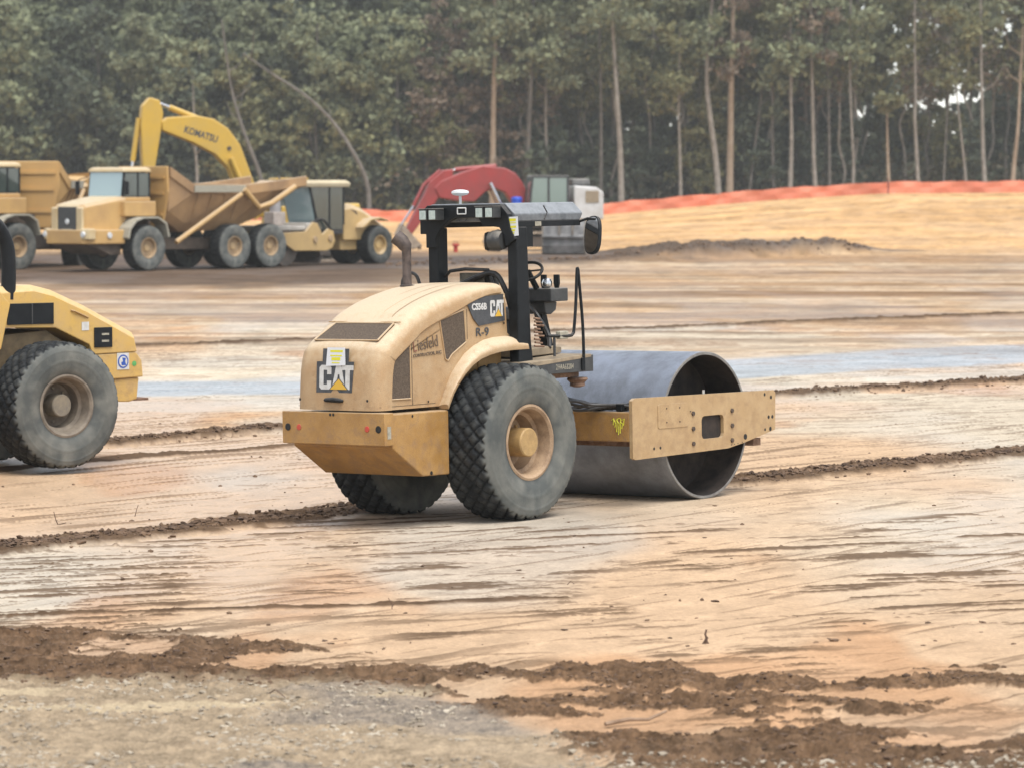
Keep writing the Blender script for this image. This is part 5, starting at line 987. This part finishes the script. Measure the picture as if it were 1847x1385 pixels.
def bare(px_pts, Y, r0, label, m=BK, twigs=5, crown=None, group=None):
    """a trunk through given picture heights at one distance: (px, height in m) pairs"""
    x0 = at(px_pts[0][0], Y); z0 = gz(x0, Y); t = empty('tree', (x0, Y, z0-.1)); tag(t, label, 'tree', group)
    pts = along([(at(p, Y)-x0, (i % 2)*.3, h_) for i, (p, h_) in enumerate(px_pts)], 4); mb = MB(); n = len(pts)
    mb.tube([tuple(p) for p in pts], [r0*(1.25 if i == 0 else 1-.72*i/(n-1)) for i in range(n)], 8)
    for k in range(twigs):
        p = Vector(pts[int(n*(.45+.5*rnd.random())) % n]); an = rnd.random()*6.28; L_ = 1+1.8*rnd.random()
        mb.tube([p, p+Vector((math.cos(an)*L_*.5, math.sin(an)*L_*.5, .35*L_)), p+Vector((math.cos(an)*L_*.8, math.sin(an)*L_*.8, L_))], [.06,.04,.015], 5)
    mb.build('trunk', m, t, smooth=True)
    if crown:
        lm, n_, z_a, z_b, rad = crown; rs = np.random.RandomState(int(px_pts[0][0])); P = []
        for k in range(max(8, n_//70)):
            z = z_a+(z_b-z_a)*rs.rand(); f = np.interp(z, [p[2] for p in pts], [p[0] for p in pts]); an = rs.rand()*6.28; R_ = rad*(.3+.8*rs.rand())
            c = np.array([f+math.cos(an)*R_, math.sin(an)*R_, z+.3*R_]); P.append(c+rs.randn(70, 3)*np.array([.6,.6,.4])*(.5+.12*rad))
        leaf_obj('crown', np.concatenate(P), .42, lm, int(px_pts[0][0]), t)
    return t
YF = 326
# trunks one can tell apart along the edge of the wood
bare([(1121,0),(1119,5),(1113,10),(1107,15),(1100,21),(1098,26)], YF, .30, 'tall pale straight trunk right behind the white excavator house', BK, 6, (LG, 1900, 15, 26, 3.2))
bare([(1083,0),(1084,6),(1083,12),(1080,19),(1083,24)], YF+3, .20, 'slim grey trunk just left of the tall pale trunk', BK2, 4, (LG, 1800, 11, 24, 3))
bare([(985,0),(986,5),(984,10),(988,17)], YF+3, .20, 'grey trunk rising behind the glass cab of the red excavator', BK, 4, (LG, 1200, 11, 18, 2.6))
bare([(948,0),(952,6),(957,12),(962,19),(960,24)], YF+2, .29, 'thick grey trunk rising above the foot of the red boom', BK2, 5, (LG, 2400, 12, 24, 3.6))
bare([(888,0),(889,6),(891,12),(893,18),(890,24)], YF+1, .33, 'thick tan trunk rising straight above the red boom', BK3, 5, (LG, 2600, 13, 25, 3.8))
bare([(1228,0),(1226,5),(1223,10),(1226,16)], YF, .17, 'thin pale trunk at the middle of the fence, first right of a gap', BK, 3, (LY, 900, 8, 17, 2.2))
bare([(1262,0),(1261,4),(1259,8),(1262,13)], YF+4, .15, 'slim trunk standing left of the crooked pale trunk', BK2, 3, (LY, 1000, 5, 13, 2.4))
bare([(1297,0),(1291,4),(1280,8),(1274,11),(1276,15),(1286,20),(1284,24)], YF, .30, 'crooked pale trunk bowing left beside a straight one', BK, 6, (LG, 1700, 13, 24, 3))
bare([(1315,0),(1317,6),(1318,12),(1321,18),(1322,25)], YF+1, .36, 'stout pale straight trunk touching the crooked one at its foot', BK3, 6, (LB, 1700, 11, 25, 3))
bare([(1350,0),(1358,4),(1368,8),(1376,12)], YF+2, .15, 'slim trunk leaning right in the shade of the wood', BK2, 3, (LD, 800, 5, 12, 2.2))
bare([(1396,0),(1393,5),(1392,11),(1395,15)], YF+2, .16, 'thin dark trunk right of the leaning slim trunk', BK2, 3, (LG, 900, 7, 15, 2.2))
bare([(1424,0),(1427,5),(1425,10),(1424,18)], YF, .23, 'pale mottled trunk with a low fork left of the yard corner', BK, 4, (LG, 1500, 11, 20, 2.8))
bare([(1471,0),(1467,4),(1464,9),(1461,17),(1463,22)], YF, .22, 'slightly bowed grey trunk with a brown leaf tuft', BK, 4, (LB, 1200, 12, 22, 2.4))
bare([(1496,0),(1495,5),(1492,10),(1490,17)], YF+1, .16, 'thin straight grey trunk before the leafy gap', BK2, 3, (LG, 900, 9, 18, 2.2))
bare([(1537,0),(1539,3),(1534,7),(1531,13),(1532,18)], YF, .17, 'pale thin trunk with a kink near its foot', BK, 3, (LG, 1000, 11, 19, 2.2))
bare([(1603,0),(1600,4),(1598,8.2)], YF-1, .19, 'broken tan snag standing behind the dark red post', BK3, 0, (LY, 150, 7.6, 8.8, 1.2))
bare([(1656,0),(1652,4),(1648,7),(1650,9),(1647,14),(1648,20)], YF, .20, 'pale trunk with a swollen bend halfway up', BK, 5, (LY, 900, 12, 21, 2.4))
bare([(1700,0),(1704,4),(1708,9),(1713,15)], YF, .11, 'whip thin grey stem leaning right', BK2, 3, (LY, 400, 9, 16, 2))
bare([(1743,0),(1738,3),(1730,6),(1723,10),(1722,14)], YF, .14, 'thin pale forked trunk leaning left', BK, 5, (LY, 350, 9, 15, 2))
bare([(1776,0),(1772,4),(1769,8),(1767,13),(1765,20)], YF, .23, 'bright pale trunk second from the right edge', BK, 5, (LG, 700, 13, 21, 2.6))
bare([(1824,0),(1829,3),(1834,6),(1838,10),(1842,15)], YF, .24, 'tan trunk leaning right at the right edge', BK3, 5, (LG, 700, 13, 20, 2.8))
bare([(720,0),(717,5),(716,10),(718,16)], YF+3, .34, 'broad hazy grey trunk left of the red excavator boom', BK2, 4, (LG, 1800, 9, 18, 3))
bare([(823,0),(826,5),(824,10)], YF+6, .16, 'thin grey trunk above the red stick of the excavator', BK2, 3, (LB, 1100, 5, 11, 2.6))
bare([(355,0),(356,4),(352,8),(349,13)], YF-2, .18, 'pale thin trunk standing inside the arch of the yellow boom', BK, 3, (LG, 700, 11, 16, 2.2))
bare([(487,0),(470,4),(441,8),(418,12),(402,18)], YF-3, .24, 'bare grey trunk leaning left behind the yellow boom', BK2, 5)
bare([(667,0),(662,3.5),(634,6.5),(596,9.2),(548,11.4),(492,13.2),(440,15)], YF-4, .24, 'long bare trunk arching left over the glass cabs', BK2, 3)
bare([(575,0),(572,5),(569,11),(574,18)], YF+3, .22, 'hazy straight trunk behind the compactor cab', BK2, 3, (LG, 1700, 8, 19, 3.2))
GR = 'trees of the wood beyond the fence'
LAB = {'tall_a': 'tall tree with a high green crown within the wood', 'tall_b': 'tall grey trunked tree with dense green crown within the wood', 'tall_c': 'tall pale tree with thin olive crown within the wood', 'thin_a': 'slender pale tree with sparse olive leaves within the wood',
       'thin_b': 'slender tree with sparse brown leaves within the wood', 'leafy_a': 'green tree leafy down to the ground within the wood', 'leafy_b': 'olive bushy tree leafy to the ground within the wood', 'leafy_c': 'dark green tree leafy to the ground within the wood',
       'brown_a': 'brown leaved thin tree within the wood', 'small_a': 'young olive sapling under the edge of the wood', 'small_b': 'young dark bush tree under the edge of the wood'}
def T(key, px, Y, s=1.0): tree(key, px, Y, 'tree', LAB[key], GR+': '+LAB[key].split(' within')[0].split(' under')[0], s*(.92+.16*rnd.random()), s*(.9+.2*rnd.random()))
for px in range(-60, 760, 62):       # dense left half
    T(rnd.choice(['leafy_a','leafy_c','leafy_a','leafy_b']), px+rnd.uniform(-18, 18), 332+rnd.random()*6, 1.0)
    T(rnd.choice(['leafy_c','leafy_a','tall_b']), px+30+rnd.uniform(-18, 18), 342+rnd.random()*8, 1.15)
    T(rnd.choice(['tall_a','tall_b','leafy_c']), px+rnd.uniform(-20, 20), 354+rnd.random()*8, 1.15)
for px, k in ((430,'leafy_b'),(505,'leafy_b'),(560,'leafy_a'),(640,'leafy_b'),(700,'leafy_a'),(790,'leafy_b'),(840,'brown_a'),(905,'brown_a'),(770,'brown_a')): T(k, px, 329+rnd.random()*2, .95)
for px in range(770, 1480, 58):      # middle: tall crowns over a dim trunk zone
    T(rnd.choice(['tall_a','tall_b','tall_b']), px+rnd.uniform(-20, 20), 334+rnd.random()*6)
    T(rnd.choice(['tall_b','tall_a','leafy_c']), px+25+rnd.uniform(-20, 20), 346+rnd.random()*8, 1.1)
    T(rnd.choice(['thin_a','thin_b','tall_c']), px+rnd.uniform(-25, 25), 330+rnd.random()*4)
for px in range(1480, 1920, 46):     # right: thinner, light shows through
    T(rnd.choice(['tall_c','thin_a','tall_c','tall_a']), px+rnd.uniform(-20, 20), 333+rnd.random()*8)
    T(rnd.choice(['thin_a','thin_b','thin_a']), px+rnd.uniform(-20, 20), 329+rnd.random()*6)
for px in range(-60, 1930, 40):      # saplings at the skirt of the wood
    T(rnd.choice(['small_a','small_b','small_b']), px+rnd.uniform(-15, 15), 328.5+rnd.random()*9, .75+.5*rnd.random())
# the far mass of the wood, which nobody could count
n = 140000; x = NR.rand(n)*290-145; y = 366+NR.rand(n)*34; z = NR.rand(n)**1.0*25
dn = fbm(x*.22+5, z*.30+9, 4, .55); pxv = 923.5+x/y*FPX
dn = .62*dn+.38*fbm(x*.75+15, z*.9+9, 3, .6); keep = dn > .29+.19*sm(1150, 1620, pxv)+.035*np.exp(-((z-11)/3.5)**2)*sm(1440, 1560, pxv)-.3*(1-sm(3, 7, z))
P = np.stack([x, y, z+2.2*sm(10, 35, x)], 1)[keep]; wd = leaf_obj('woodland', P, 1.15, LD, 5); tag(wd, 'deep mass of the wood behind the nearer trees', 'woodland', kind='stuff')
n = 36000; x = NR.rand(n)*250-125; y = 328+NR.rand(n)**1.5*30; z = NR.rand(n)**1.8*3.6*(.3+1.1*fbm(x*.35, y*.2, 3)); P = np.stack([x, y, z+base_z(x, y)], 1)
un = leaf_obj('undergrowth', P, .40, leaf_mat('brush', (.04,.04,.028), (.13,.12,.08), (.09,.085,.06)), 6); tag(un, 'low dim brush and brambles along the foot of the wood', 'undergrowth', kind='stuff')
# air
hz = MB().box(-560, 560, -420, 880, -4, 46).build('haze', bpy.data.materials.new('haze_air')); hm = hz.data.materials[0]; hm.use_nodes = True
nt = hm.node_tree; nt.nodes.remove(nt.nodes['Principled BSDF']); pv = nt.nodes.new('ShaderNodeVolumePrincipled'); pv.inputs['Density'].default_value = .00024; pv.inputs['Color'].default_value = (.97,.98,.95,1)
nt.links.new(pv.outputs[0], nt.nodes['Material Output'].inputs['Volume']); tag(hz, kind='stuff', label='thin pale haze in the air over the yard')
